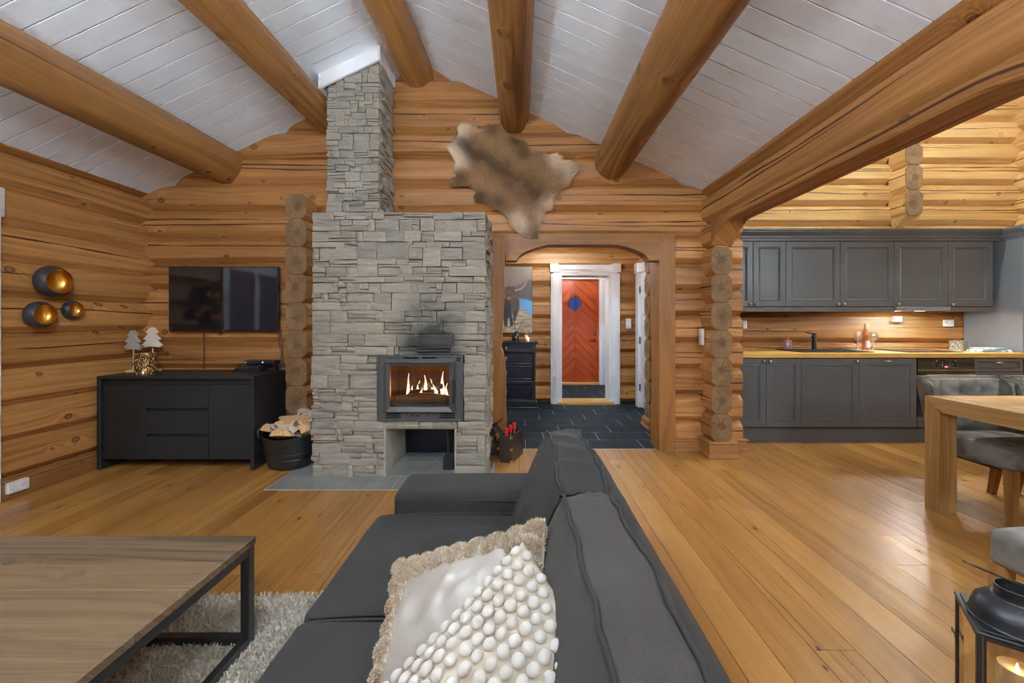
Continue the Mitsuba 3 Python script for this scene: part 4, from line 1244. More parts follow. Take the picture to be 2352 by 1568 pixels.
# ---------------------------------------------------------------- things on the sideboard
def felt_tree(label, x, y, w, zb, h, mkey, foot):
    t_ = thing('felt_tree', label, 'ornament', 'two felt trees on the sideboard')
    prof = [(0.0, 1.0), (0.12, 0.97), (0.22, 0.86), (0.30, 0.76), (0.31, 0.71), (0.18, 0.70), (0.34, 0.54), (0.45, 0.44), (0.46, 0.39), (0.28, 0.38), (0.42, 0.24), (0.55, 0.13), (0.55, 0.08), (0.38, 0.10), (0.50, 0.0), (0.15, 0.03)]
    pts = [(a * w, zb + b * h) for a, b in prof] + [(-a * w, zb + b * h) for a, b in prof[::-1][:-1]]
    pg = Polygon(pts).buffer(0)
    part(t_, 'felt', join(extrude(pg, 0.020, 'xz', y - 0.010), extrude(pg.buffer(-0.006), 0.034, 'xz', y - 0.017)), mkey)
    part(t_, 'stem', tube(spline([(x * 0, y, BT + 0.02), (0.003, y + 0.002, BT + 0.10), (0, y, zb + 0.03)], 8), 0.006), 'birch_bark', smooth=40)
    m_ = cbox(-foot, foot, y - 0.03, y + 0.03, BT, BT + 0.022, 0.006)
    part(t_, 'foot', m_, 'split_wood', uv=plate_uv(m_, 501, 'x'))
    for k in list(scene):
        if k.startswith(t_ + '__'):
            scene[k]['to_world'] = T().translate([x, 0, 0])


felt_tree('grey felt tree on a twig, left one of the pair', -3.60, 3.72, 0.140, 1.015, 0.185, 'grey_felt', 0.05)
felt_tree('white felt tree on a twig, standing behind the patterned candle holder', -3.495, 3.80, 0.165, 1.035, 0.19, 'white_felt', 0.07)
cd = thing('candle_holder', 'black and gold cut-out candle cylinder on the sideboard before the felt trees', 'candle holder')
X_, Y_ = -3.372, 3.60
part(cd, 'cylinder', move(lathe([(0.075, 0.0), (0.075, 0.188), (0.072, 0.188), (0.072, 0.004), (0.001, 0.004)], 40, False), None, (X_, Y_, BT)), 'candle_tin', smooth=30)
part(cd, 'inner_gold', move(lathe([(0.0715, 0.006), (0.0715, 0.187)], 40, False), None, (X_, Y_, BT)), 'gold_leaf', smooth=True)
part(cd, 'candle', move(lathe([(0.001, 0.006), (0.024, 0.006), (0.024, 0.05), (0.001, 0.05)], 20), None, (X_, Y_, BT)), 'candle_wax')
tl = thing('tealight_glass', 'tiny clear glass with a tealight in front of the patterned candle holder', 'tealight')
X_, Y_ = -3.30, 3.50
part(tl, 'glass', move(lathe([(0.001, 0.0), (0.026, 0.0), (0.030, 0.02), (0.028, 0.036), (0.026, 0.036), (0.027, 0.02), (0.022, 0.006), (0.001, 0.006)], 28), None, (X_, Y_, BT)), 'clear_glass', smooth=30)
part(tl, 'candle', move(lathe([(0.001, 0.007), (0.018, 0.007), (0.018, 0.017), (0.001, 0.017)], 20), None, (X_, Y_, BT)), 'steel', smooth=30)
part(tl, 'flame', move(lathe([(0.001, 0.018), (0.004, 0.022), (0.001, 0.034)], 10), None, (X_, Y_, BT)), 'lamp_glass', **glow((20.0, 12.0, 5.0)))
kb = thing('key_tray', 'black sloping tray with two rows of pale keys at the right end of the sideboard', 'keyboard')
part(kb, 'body', extrude(Polygon([(3.73, BT), (3.86, BT), (3.86, BT + 0.062), (3.83, BT + 0.062), (3.74, BT + 0.018), (3.73, BT + 0.008)]), 0.25, 'yz', -2.685), 'black_plastic')
for r_ in range(2):
    for c_ in range(8):
        part(kb, 'key', move(cbox(-0.009, 0.009, -0.006, 0.006, 0, 0.006, 0.002), rotx(26), (-2.665 + 0.026 * c_, 3.772 + 0.034 * r_, BT + 0.034 + 0.0165 * r_)), 'steel')
bx_ = thing('decoder_box', 'flat black set-top box lying on the key tray under the television', 'set-top box')
part(bx_, 'body', cbox(-2.625, -2.345, 3.80, 3.92, BT + 0.068, BT + 0.100, 0.006), 'black_plastic')
for s in (-2.60, -2.37):
    part(bx_, 'foot', cbox(s, s + 0.02, 3.83, 3.90, BT + 0.001 if s > -2.4 else BT + 0.055, BT + 0.070, 0.002), 'black_plastic')
part(bx_, 'display', cbox(-2.59, -2.40, 3.7975, 3.801, BT + 0.078, BT + 0.090, 0.001), 'black_gloss')
part(bx_, 'power_lamp', cbox(-2.612, -2.604, 3.7975, 3.801, BT + 0.081, BT + 0.087, 0.001), 'lamp_glass', **glow((0.1, 1.2, 0.4)))
part(bx_, 'power_lamp', cbox(-2.455, -2.44, 3.7970, 3.801, BT + 0.079, BT + 0.090, 0.001), 'lamp_glass', **glow((0.25, 0.6, 1.2)))


def socket(label, c, R, w, h, kind):
    s = thing('wall_socket' if kind == 'socket' else 'light_switch', label, kind)
    part(s, 'plate', move(cbox(-w / 2, w / 2, -0.028, 0.0, -h / 2, h / 2, 0.008), R, c), 'white_plastic')
    if kind == 'socket':
        for q in (-1, 1):
            part(s, 'outlet', move(lathe([(0.020, 0.0), (0.021, 0.002), (0.019, 0.003), (0.018, -0.006), (0.001, -0.006)], 24), R @ rotx(90), np.array(c) + R @ np.array([q * w * 0.24, -0.0285, 0])), 'white_plastic', smooth=30)
            for e_ in (-0.008, 0.008):
                part(s, 'pin_hole', move(cbox(q * w * 0.24 + e_ - 0.002, q * w * 0.24 + e_ + 0.002, -0.0245, -0.0215, -0.002, 0.002, 0.0005), R, c), 'black_plastic')
    else:
        for q in (-1, 1):
            part(s, 'rocker', move(cbox(-w * 0.36, w * 0.36, -0.033, -0.02, q * h * 0.23 - h * 0.2, q * h * 0.23 + h * 0.2, 0.003), R, c), 'white_plastic')
    return s


socket('white double wall socket low on the left skirting board', (XL + 0.014, 2.915, 0.085), rotz(90), 0.13, 0.082, 'socket')
socket('narrow white switch on the log corner left of the column', (XR - 0.012, 3.905, 1.130), rotz(-90), 0.065, 0.165, 'light switch')
socket('white double switch plate right of the hall doorway casing', (1.665, YH - 0.012, 1.245), np.eye(3), 0.086, 0.165, 'light switch')
socket('white switch on the kitchen wall just right of the log column', (2.69, YK - 0.005, 1.245), np.eye(3), 0.06, 0.10, 'light switch')
socket('white double socket at the right end of the kitchen backsplash', (5.145, YK - 0.006, 1.260), np.eye(3), 0.12, 0.085, 'socket')
bz = thing('wall_button', 'round white button on the log wall beyond the doorway', 'button')
part(bz, 'dome', move(lathe([(0.001, 0), (0.045, 0), (0.045, 0.012), (0.036, 0.02), (0.001, 0.022)], 28), rotx(90), (1.79, YV + 0.012, 1.19)), 'white_plastic', smooth=40)

# ---------------------------------------------------------------- reindeer hide on the gable wall
HO = np.array([-0.797, 3.284])
HP = [(168, -90), (213, -57), (279, -61), (328, -78), (361, -82), (385, -115), (459, -90), (475, -61), (524, -70), (590, -57), (594, -107), (631, -139), (696, -180), (754, -209), (828, -217), (856, -246), (868, -287), (926, -328), (1008, -328), (1057, -361), (1139, -340), (1200, -381), (1200, -418), (1278, -426), (1344, -459), (1385, -467), (1376, -508), (1319, -565), (1278, -623), (1262, -672), (1196, -705), (1147, -754), (1110, -778), (1106, -909), (1065, -909), (1036, -918), (1024, -975), (1000, -1008), (995, -1049), (971, -1073), (967, -1196), (868, -1217), (828, -1172), (787, -1139), (729, -1098), (688, -1041), (655, -975), (598, -926), (524, -885), (467, -852), (401, -832), (348, -832), (336, -762), (361, -721), (311, -696), (279, -672), (115, -680), (102, -631), (107, -606), (172, -574), (135, -524), (143, -492), (152, -434), (123, -385), (82, -328), (64, -295), (74, -266), (123, -238), (147, -197), (176, -164)]
SPINE = np.array([(156, -197), (295, -320), (459, -401), (574, -492), (696, -574), (819, -647), (942, -721), (1008, -787)]) / 1000.0
PALE = np.array([(205, -123), (123, -328), (180, -426), (1131, -385), (1229, -442), (737, -1008), (787, -1065), (1090, -860), (1303, -557), (1008, -983)]) / 1000.0
DARK = np.array([(508, -107), (737, -229), (205, -590), (819, -352), (393, -778), (574, -819)]) / 1000.0


def segdist(p, line):
    best = np.full(len(p), 9.0)
    for a, b in zip(line[:-1], line[1:]):
        d = b - a
        t = np.clip(((p - a) @ d) / (d @ d), 0, 1)
        best = np.minimum(best, np.linalg.norm(p - a - t[:, None] * d, axis=1))
    return best


def hide_colour(p):
    nz = meshkit.fbm(np.c_[p * 9, p[:, :1] * 0], 4)
    d = segdist(p, SPINE) + 0.10 * (nz - 0.5)
    tan, dark, mid, pale = (np.array(S(*c)) for c in ((150, 116, 82), (68, 46, 32), (104, 76, 54), (220, 202, 176)))
    w = np.clip(0.4 + p[:, 0], 0.3, 1.1)
    k = 0.85 * np.exp(-(d / (0.11 * w + 0.02)) ** 2)[:, None]
    c = tan * (1 - k) + dark * k
    e = np.clip((d - 0.22) / 0.16, 0, 1)[:, None]
    c = c * (1 - 0.7 * e) + mid * 0.7 * e
    for q in PALE:
        g = np.clip(1.15 * np.exp(-(np.linalg.norm(p - q, axis=1) / 0.105) ** 2) - 0.1 + 0.3 * (nz - 0.5), 0, 1)[:, None]
        c = c * (1 - g) + pale * g
    for q in DARK:
        g = np.clip(np.exp(-(np.linalg.norm(p - q, axis=1) / 0.085) ** 2) - 0.1, 0, 0.8)[:, None]
        c = c * (1 - g) + dark * g
    k = 0.45 * np.exp(-(d / 0.03) ** 2)[:, None]
    c = c * (1 - k) + dark * 0.8 * k
    return c * (0.82 + 0.36 * nz[:, None])


def reindeer_hide():
    from scipy.spatial import Delaunay
    rng = np.random.default_rng(21)
    pg = Polygon(np.array(HP) / 1000.0)
    ring = [np.array(pg.exterior.interpolate(t, normalized=True).coords[0]) for t in np.linspace(0, 1, 420, endpoint=False)]
    ring = np.array(ring) + 0.004 * (rng.random((420, 2)) - 0.5)
    pg = Polygon(ring).buffer(0)
    g = np.stack(np.meshgrid(np.arange(0.06, 1.4, 0.013), np.arange(-1.23, -0.04, 0.013)), -1).reshape(-1, 2)
    g = g + rng.uniform(-0.003, 0.003, g.shape)
    import shapely
    pts = shapely.points(g)
    ins = shapely.contains(pg.buffer(-0.006), pts)
    P = np.vstack([ring, g[ins]])
    tri = Delaunay(P).simplices
    cen = P[tri].mean(1)
    tri = tri[shapely.contains(pg, shapely.points(cen))]
    dist = shapely.distance(pg.exterior, shapely.points(P))
    nz = meshkit.fbm(np.c_[P * 6, P[:, :1] * 0], 3)
    curl = 0.030 * np.clip(meshkit.noise(np.c_[P * 3.1, P[:, :1] * 0 + 5]) - 0.45, 0, 1) * np.exp(-dist / 0.04)
    th = 0.006 + 0.022 * np.clip(dist / 0.05, 0, 1) ** 0.6 + 0.02 * (nz - 0.4) * np.clip(dist / 0.03, 0, 1) + 2.2 * curl
    yb = 3.966
    Fv = np.stack([HO[0] + P[:, 0], yb - th, HO[1] + P[:, 1]], 1)
    Bv = np.stack([HO[0] + P[:, 0], np.where(dist < 1e-4, yb - th, yb - 2.0 * curl), HO[1] + P[:, 1]], 1)
    v = np.vstack([Fv, Bv])
    f = np.vstack([tri, tri[:, ::-1] + len(P)])
    col = np.vstack([hide_colour(P), np.tile(np.array(S(206, 184, 150)), (len(P), 1))])
    h = thing('reindeer_hide', 'brown reindeer hide with pale edges hanging on the gable log wall', 'hide')
    part(h, 'skin', (v, f), 'fur', smooth=True, color=col)
    # hair, combed from neck to tail
    n = 42000
    c = rng.uniform([0.05, -1.23], [1.40, -0.04], (n * 2, 2))
    c = c[shapely.contains(pg, shapely.points(c))][:n]
    dd = shapely.distance(pg.exterior, shapely.points(c))
    base = 0.006 + 0.022 * np.clip(dd / 0.05, 0, 1) ** 0.6 + 0.02 * (meshkit.fbm(np.c_[c * 6, c[:, :1] * 0], 3) - 0.4) * np.clip(dd / 0.03, 0, 1) + 2.2 * 0.030 * np.clip(meshkit.noise(np.c_[c * 3.1, c[:, :1] * 0 + 5]) - 0.45, 0, 1) * np.exp(-dd / 0.04)
    ang = -0.62 + 1.0 * (meshkit.noise(np.c_[c * 4, c[:, :1] * 0]) - 0.5) + rng.normal(0, 0.25, len(c))
    ctr = np.array([0.68, -0.56])
    out = c - ctr
    out /= np.linalg.norm(out, axis=1, keepdims=True) + 1e-9
    edge = np.exp(-dd / 0.05)[:, None]
    dire = np.stack([np.cos(ang), np.sin(ang)], 1) * (1 - 0.75 * edge) + out * 0.75 * edge
    ln = rng.uniform(0.018, 0.034, len(c))[:, None]
    w_ = np.stack([-dire[:, 1], dire[:, 0]], 1) * 0.0016
    tip = c + dire * ln
    lift = (0.006 + 0.004 * rng.random(len(c)))[:, None]
    y0 = (yb - base)[:, None]
    V = np.stack([np.c_[HO[0] + (c - w_)[:, :1], y0, HO[1] + (c - w_)[:, 1:]], np.c_[HO[0] + (c + w_)[:, :1], y0, HO[1] + (c + w_)[:, 1:]], np.c_[HO[0] + tip[:, :1], y0 - lift, HO[1] + tip[:, 1:]]], 1).reshape(-1, 3)
    cc = hide_colour(c) * rng.uniform(0.8, 1.25, (len(c), 1))
    part(h, 'hair', (V, np.arange(len(V)).reshape(-1, 3)), 'fur', color=np.repeat(cc, 3, 0), kind='stuff')


reindeer_hide()

# ---------------------------------------------------------------- wine trunks beside the fireplace
def wine_trunk():
    R = rotz(-20)
    c = np.array([-0.140, 3.625, 0.0])
    w_, d_, h_ = 0.125, 0.30, 0.245
    t_ = thing('bottle_case', 'small black case with copper corners holding three red capped wine bottles', 'case')
    put_ = lambda n, m, b, **k: part(t_, n, move(m, R, c), b, **k)
    put_('body', join(cbox(-w_ / 2, w_ / 2, 0, 0.008, 0, h_), cbox(-w_ / 2, w_ / 2, d_ - 0.008, d_, 0, h_), cbox(-w_ / 2, -w_ / 2 + 0.008, 0, d_, 0, h_), cbox(w_ / 2 - 0.008, w_ / 2, 0, d_, 0, h_), cbox(-w_ / 2, w_ / 2, 0, d_, 0, 0.008)), 'leather_trunk')
    put_('divider', join(*[cbox(-w_ / 2, w_ / 2, y, y + 0.006, 0.01, h_ - 0.02, 0.001) for y in (0.10, 0.20)]), 'leather_trunk')
    for z in (0.012, h_ / 2, h_ - 0.014):
        for x in (-1, 1):
            put_('corner', join(cbox(x * w_ / 2 - 0.018, x * w_ / 2 + 0.003, -0.003, 0.004, z - 0.011, z + 0.011, 0.002), cbox(x * (w_ / 2 - 0.0005) - 0.0035, x * (w_ / 2 - 0.0005) + 0.0035, -0.003, 0.022, z - 0.011, z + 0.011, 0.002)), 'brass')
    # lid: a shallow shell folded open to the left
    L = lambda m: move(move(m, roty(-40), (-w_ / 2 - 0.004, 0, h_)), R, c)
    lid = join(cbox(-0.085, 0.0, 0, 0.008, -0.0, w_ * 0.9), cbox(-0.085, 0.0, d_ - 0.008, d_, 0, w_ * 0.9), cbox(-0.085, -0.077, 0, d_, 0, w_ * 0.9), cbox(-0.085, 0, 0, d_, w_ * 0.9 - 0.008, w_ * 0.9), cbox(-0.085, 0, 0, d_, 0, 0.008))
    part(t_, 'lid', L(lid), 'leather_trunk', label='lid folded open to the left')
    for x, z in ((-0.07, 0.012), (-0.012, 0.1), (-0.07, 0.1), (-0.012, 0.012)):
        part(t_, 'corner', L(cbox(x - 0.012, x + 0.012, -0.004, 0.004, z - 0.010, z + 0.010, 0.002)), 'brass')
    for k, y in enumerate((0.05, 0.15, 0.25)):
        b = thing('wine_bottle', ['nearest of three wine bottles with a red cap in the black case', 'middle one of three red capped bottles in the black case', 'farthest of three red capped bottles in the black case'][k], 'bottle', 'wine bottles in the case')
        o = R @ np.array([-0.008, y, 0]) + c
        part(b, 'glass', move(lathe([(0.001, 0.0), (0.036, 0.0), (0.037, 0.15), (0.028, 0.19), (0.0145, 0.215), (0.0145, 0.235), (0.001, 0.235)], 24), None, o + [0, 0, 0.01]), 'black_gloss', smooth=40)
        part(b, 'cap', move(lathe([(0.0155, 0.225), (0.0165, 0.290), (0.015, 0.295), (0.001, 0.295)], 20, False), None, o + [0, 0, 0.01]), 'red_foil', smooth=40)
    t2 = thing('dark_case', 'dark closed case standing in the shade between the bottle case and the fireplace', 'case')
    part(t2, 'body', move(cbox(-0.055, 0.055, 0, 0.085, 0.0, 0.20, 0.004), rotz(-2), (-0.225, 3.84, 0)), 'leather_trunk')
    part(t2, 'latch', move(cbox(-0.01, 0.01, -0.004, 0.002, 0.14, 0.17, 0.002), rotz(-2), (-0.225, 3.84, 0)), 'brass')


wine_trunk()

# ---------------------------------------------------------------- rug and coffee table
def rug():
    r = thing('rug', 'pale grey beige shaggy rug under the coffee table and sofa', 'rug')
    x0, x1, y0, y1 = -2.7, -0.30, 0.30, 1.85
    part(r, 'backing', cbox(x0, x1, y0, y1, 0.0, 0.014, 0.004), 'rug_pile')
    rng = np.random.default_rng(31)
    n = 90000
    p = np.stack([rng.uniform(x0 - 0.004, x1 + 0.004, n), rng.uniform(y0, y1 + 0.006, n)], 1)
    p = p[(p[:, 0] > -1.8) | (rng.random(n) < 0.25)]
    n = len(p)
    an = rng.uniform(0, 2 * PI, n)
    h = rng.uniform(0.008, 0.020, n)
    ln = rng.uniform(0.006, 0.020, n)
    w_ = 0.0036
    q = np.stack([np.cos(an), np.sin(an)], 1)
    s = np.stack([-q[:, 1], q[:, 0]], 1) * w_
    V = np.stack([np.c_[p - s, np.full(n, 0.010)], np.c_[p + s, np.full(n, 0.010)], np.c_[p + q * ln[:, None] + s * 0.6, 0.010 + h], np.c_[p + q * ln[:, None] - s * 0.6, 0.010 + h]], 1).reshape(-1, 3)
    f = vf((V, np.arange(4 * n).reshape(-1, 4)))
    part(r, 'pile', f, 'rug_pile', kind='stuff')


rug()


def coffee_table():
    t_ = thing('coffee_table', 'coffee table with a worn grey brown plank top on a black steel frame', 'coffee table')
    x0, x1, y0, y1, zt = -2.50, -1.056, 0.72, 1.600, 0.426
    ys = [1.600, 1.418, 1.275, 1.10, 0.92, 0.72]
    for k in range(5):
        v, f = cbox(x0, x1, ys[k + 1] + 0.0006, ys[k] - 0.0006, zt - 0.030, zt, 0.003)
        part(t_, 'top_plank', (v, f), 'coffee_wood', uv=np.stack([v[:, 0] + 1.9 * k, v[:, 1] - ys[k + 1] + v[:, 2] * 0.9 - 0.3 + 2.0 * (610 + 3 * k)], 1))
    s = 0.034
    for x in (x0 + 0.004, x1 - 0.004 - s):
        for y in (y0 + 0.004, y1 - 0.004 - s):
            part(t_, 'leg', cbox(x, x + s, y, y + s, 0.0, zt - 0.030, 0.002), 'black_metal')
    for z in (zt - 0.030 - s, 0.012):
        for y in (y0 + 0.004, y1 - 0.004 - s):
            part(t_, 'rail', cbox(x0 + s, x1 - s, y + 0.001, y + s - 0.001, z, z + s - 0.002, 0.002), 'black_metal')
        for x in (x0 + 0.004, x1 - 0.004 - s):
            part(t_, 'rail', cbox(x + 0.001, x + s - 0.001, y0 + s, y1 - s, z, z + s - 0.002, 0.002), 'black_metal')


coffee_table()

# ---------------------------------------------------------------- sofa
def cushion_mesh(h, c, r, bulge=(0, 0, 0), wr=0.004, n=26, seed=0):
    v, f, u = soft_box(h, r, n)
    a = v / np.asarray(h)
    for k in range(3):
        o = [q for q in range(3) if q != k]
        v[:, k] += np.sign(a[:, k]) * np.abs(a[:, k]) ** 3 * bulge[k] * np.clip(1 - a[:, o[0]] ** 2, 0, 1) * np.clip(1 - a[:, o[1]] ** 2, 0, 1)
    w = v + np.asarray(c)
    v = w + vnormals(w, f) * (wr * 2 * (meshkit.fbm(w * [5, 7, 7] + seed, 3) - 0.5))[:, None]
    return v, f, a


def sofa():
    s = thing('sofa', 'charcoal grey fabric sofa seen from behind its back, with wide low arm', 'sofa')
    Y0, Y1 = -0.36, 1.985
    part(s, 'base', cushion_mesh((0.49, (Y1 - Y0) / 2 - 0.01, 0.13), (-0.12, (Y0 + Y1) / 2, 0.19), 0.03)[:2], 'sofa_cloth', smooth=True)
    part(s, 'back_frame', cushion_mesh((0.068, (Y1 - Y0) / 2, 0.31), (0.312, (Y0 + Y1) / 2, 0.35), 0.04, (0.004, 0, 0))[:2], 'sofa_cloth_worn', smooth=True)
    for y0, y1 in ((1.735, Y1), (Y0, -0.105)):
        h = (0.465, (y1 - y0) / 2, 0.245)
        c = (-0.09, (y0 + y1) / 2, 0.292)
        v, f, a = cushion_mesh(h, c, 0.035, (0.004, 0.004, 0.006), 0.003, 30)
        arm = part(s, 'arm', (v, f), 'sofa_cloth', smooth=True)
        # piping along the upper front edges
        yy, zz, xx = y0 + 0.012, 0.292 + 0.245 - 0.038, -0.09 - 0.465
        pts = [(xx + 0.46 * 2 * t + 0.03, yy - 0.010 + 0.002 * math.sin(9 * t), zz + 0.004 * math.sin(4 * t)) for t in np.linspace(0, 0.9, 20)]
        part(arm, 'piping', tube(np.array(pts), 0.0045, 8), 'sofa_cloth', smooth=True)
        pts = [(xx + 0.028 - 0.026 * math.sin(t * PI / 2), yy - 0.004, zz + 0.004 - 0.25 * max(0, t - 0.3)) for t in np.linspace(0, 1.6, 20)]
        part(arm, 'piping', tube(np.array(pts), 0.0045, 8), 'sofa_cloth', smooth=True)
    for y0, y1 in ((1.131, 1.738), (0.515, 1.125), (-0.105, 0.509)):
        v, f, a = cushion_mesh((0.345, (y1 - y0) / 2, 0.088), (-0.278, (y0 + y1) / 2, 0.362), 0.03, (0.0, 0.004, 0.012), 0.003, 30)
        # folds running from the back towards the front
        fold = np.exp(-((v[:, 1] - (y1 - 0.18) - 0.35 * (v[:, 0] + 0.2)) / 0.016) ** 2) + 0.7 * np.exp(-((v[:, 1] - (y1 - 0.10) - 0.30 * (v[:, 0] + 0.2)) / 0.012) ** 2) + 0.6 * np.exp(-((v[:, 1] - (y1 - 0.27) - 0.25 * (v[:, 0] + 0.2)) / 0.014) ** 2)
        v[:, 2] += np.where(a[:, 2] > 0.8, 0.009 * fold * np.clip((v[:, 0] + 0.5) / 0.2, 0, 1), 0)
        cu = part(s, 'seat_cushion', (v, f), 'sofa_cloth', smooth=True)
        for ye in (y0 + 0.006, y1 - 0.006):
            t = np.linspace(0, 1, 24)
            part(cu, 'piping', tube(np.stack([-0.60 + 0.60 * t, np.full(24, ye), 0.449 - 0.012 * (1 - t) ** 6 + 0.0 * t], 1), 0.0045, 8), 'sofa_cloth', smooth=True)

    def bc(u, v, w, y0, y1, k):
        """Point of a back cushion; u front/back, v along the sofa, w up, each -1 to 1."""
        t = (w + 1) / 2
        xc, hx = 0.112 * (1 - t) + 0.178 * t, 0.150 * (1 - t) + 0.060 * t
        yc, hy = (y0 + y1) / 2, (y1 - y0) / 2
        edge = np.clip(1 - v ** 2, 0, 1)
        x = xc + u * hx + np.where(u < 0, -0.040, 0.075) * np.abs(u) ** 2 * np.sqrt(edge) * np.clip(1 - w ** 2, 0, 1) * np.where(u < 0, 1, 0.4 + 0.6 * t)
        y = yc + v * hy * (1 - 0.035 * np.clip(1 - w ** 2, 0, 1) + 0.025 * (t > 0.99))
        z = 0.425 + 0.392 * t + (0.012 * edge - 0.022 * np.abs(v) ** 8) * t ** 3 + 0.012 * np.clip(1 - u * u, 0, 1) * edge * t ** 6
        nz = meshkit.fbm(np.stack([x * 8 + k * 7, y * 11, z * 5], -1), 3) - 0.5
        fold = (1 - np.abs(2 * meshkit.noise(np.stack([y * 13 + x * 7, z * 2 + k * 5, x * 5], -1)) - 1)) ** 2 - 0.4
        return np.stack([x + 0.030 * nz + np.where(u < 0, -1, 1) * 0.006 * t * t * fold, y + 0.004 * nz, z + t ** 6 * (0.018 * nz + 0.022 * fold * np.clip(1 - u * u, 0, 1))], -1)

    for k, (y0, y1) in enumerate(((1.120, 1.735), (0.478, 1.105), (-0.105, 0.468))):
        _, f, u = soft_box((1, 1, 1), 0.02, 44)
        u = np.sign(u) * np.abs(u) ** 0.9
        m_ = bc(u[:, 0], u[:, 1], u[:, 2], y0, y1, k)
        cu = part(s, 'back_cushion', (m_, f), 'sofa_cloth' if k == 0 else 'sofa_cloth_worn', smooth=True)
        t = np.linspace(-1, 1, 70)
        one = np.ones_like(t)
        for us in (-1, 1):
            pts = bc(us * one, t, one, y0, y1, k)
            pts[:, 2] += 0.004
            pts[:, 0] += us * 0.002 + 0.003 * (meshkit.noise(np.stack([t * 9 + k, one * us, one], -1)) - 0.5)
            part(cu, 'piping', tube(pts, 0.0046, 8), 'sofa_cloth', smooth=True)
            for vs_ in (-1, 1):
                pts = bc(us * one, vs_ * one, t, y0, y1, k)
                part(cu, 'piping', tube(pts[25:], 0.0042, 8), 'sofa_cloth', smooth=True)
    for x in (-0.5, 0.25):
        for y in (-0.25, 1.87):
            part(s, 'foot', cbox(x, x + 0.05, y, y + 0.05, 0.0, 0.07, 0.004), 'black_plastic')


sofa()


def frame3(d1, d2, turn=0.0):
    """Right handed axes of a square whose corner edges run along -d1 and -d2, best fit."""
    a, b = (-np.asarray(d, float) / np.linalg.norm(d) for d in (d1, d2))
    nrm = np.cross(a, b)
    nrm /= np.linalg.norm(nrm)
    bis = (a + b) / np.linalg.norm(a + b)
    per = np.cross(nrm, bis)
    e1, e2 = (bis - per) / math.sqrt(2), (bis + per) / math.sqrt(2)
    if e1 @ a < e1 @ b:
        e1, e2 = e2, e1
    n_ = np.cross(e1, e2)
    c, q = math.cos(math.radians(turn)), math.sin(math.radians(turn))
    return e1 * c + e2 * q, e2 * c - e1 * q, n_


def pillow_point(u, v, size, th, side, k):
    r = np.clip((1 - u * u) * (1 - v * v), 0, 1)
    pin = 0.10
    x = size / 2 * u * (1 - pin * (1 - v * v))
    y = size / 2 * v * (1 - pin * (1 - u * u))
    z = side * th / 2 * r ** 0.42 * (1 + 0.7 * (meshkit.fbm(np.stack([u * 1.7 + k, v * 1.7, u * 0 + side], -1), 3) - 0.5))
    return np.stack([x, y, z], -1)


def pillow_face(size, th, side, k, n=50, lim=1.0):
    g = np.linspace(-lim, lim, n)
    g = np.sign(g) * (1 - (1 - np.abs(g)) ** 1.35)
    u, v = np.meshgrid(g, g, indexing='ij')
    return vf((pillow_point(u, v, size, th, side, k).reshape(-1, 3), grid_faces(n, n)))


def cream_pillow():
    A = np.array([0.048, 0.985, 0.800])
    e1, e2, n_ = frame3(np.array([-0.34, 0.02, -0.165]), np.array([-0.02, -0.19, -0.14]))
    if n_[2] < 0:
        n_ = -n_
    size, th = 0.43, 0.20
    c = A - (e1 + e2) * size / 2 * 0.98 - n_ * 0.02
    M = np.stack([e1, e2, n_], 1)
    p = thing('fur_cushion', 'cream cushion with a fluffy ribbed border around a smooth satin face', 'cushion')
    part(p, 'back', move(pillow_face(size, th, -1, 3), M, c), 'cream_fur', smooth=True)
    part(p, 'satin_face', move(pillow_face(size, th, 1, 3), M, c), 'cream_satin', smooth=True)
    rng = np.random.default_rng(41)
    N = 110000
    uv = rng.uniform(-1, 1, (N, 2))
    m = np.abs(uv).max(1)
    keep = (m > 0.66)
    uv, m = uv[keep], m[keep]
    # ribs across the border: dense ridges with bare grooves between
    along = np.where(np.abs(uv[:, 0]) > np.abs(uv[:, 1]), uv[:, 1], uv[:, 0])
    rib = 0.5 + 0.5 * np.cos(along * 2 * PI * 4.5)
    keep = rng.random(len(uv)) < np.clip(rib * 1.5, 0.15, 1)
    uv, rib, m = uv[keep], rib[keep], m[keep]
    for nm, side in (('fluffy_border', 1), ('fluffy_back', -1)):
        P = pillow_point(uv[:, 0], uv[:, 1], size, th, side, 3)
        Q = pillow_point(uv[:, 0] * 0.97, uv[:, 1] * 0.97, size, th, side, 3)
        d = P - Q
        d /= np.linalg.norm(d, axis=1, keepdims=True) + 1e-9
        nr = d * 0.6 + np.array([0, 0, side]) * 0.8 + rng.normal(0, 0.55, P.shape)
        nr /= np.linalg.norm(nr, axis=1, keepdims=True)
        ln = (0.004 + 0.007 * rib * rng.uniform(0.6, 1.2, len(P)))[:, None]
        t_ = np.cross(nr, rng.normal(0, 1, P.shape))
        t_ /= np.linalg.norm(t_, axis=1, keepdims=True)
        w_ = 0.0015
        V = np.stack([P - t_ * w_, P + t_ * w_, P + nr * ln + t_ * w_ * 0.5, P + nr * ln - t_ * w_ * 0.5], 1).reshape(-1, 3)
        part(p, nm, move(vf((V, np.arange(len(V)).reshape(-1, 4))), M, c), 'cream_fur', kind='stuff')
    t = np.linspace(-1, 1, 40)
    part(p, 'seam', move(join(*[tube(pillow_point(a, b, size, th, 1, 3), 0.003, 6) for a, b in ((t, np.ones(40)), (np.ones(40), t), (t, -np.ones(40)), (-np.ones(40), t))]), M, c), 'cream_fur')


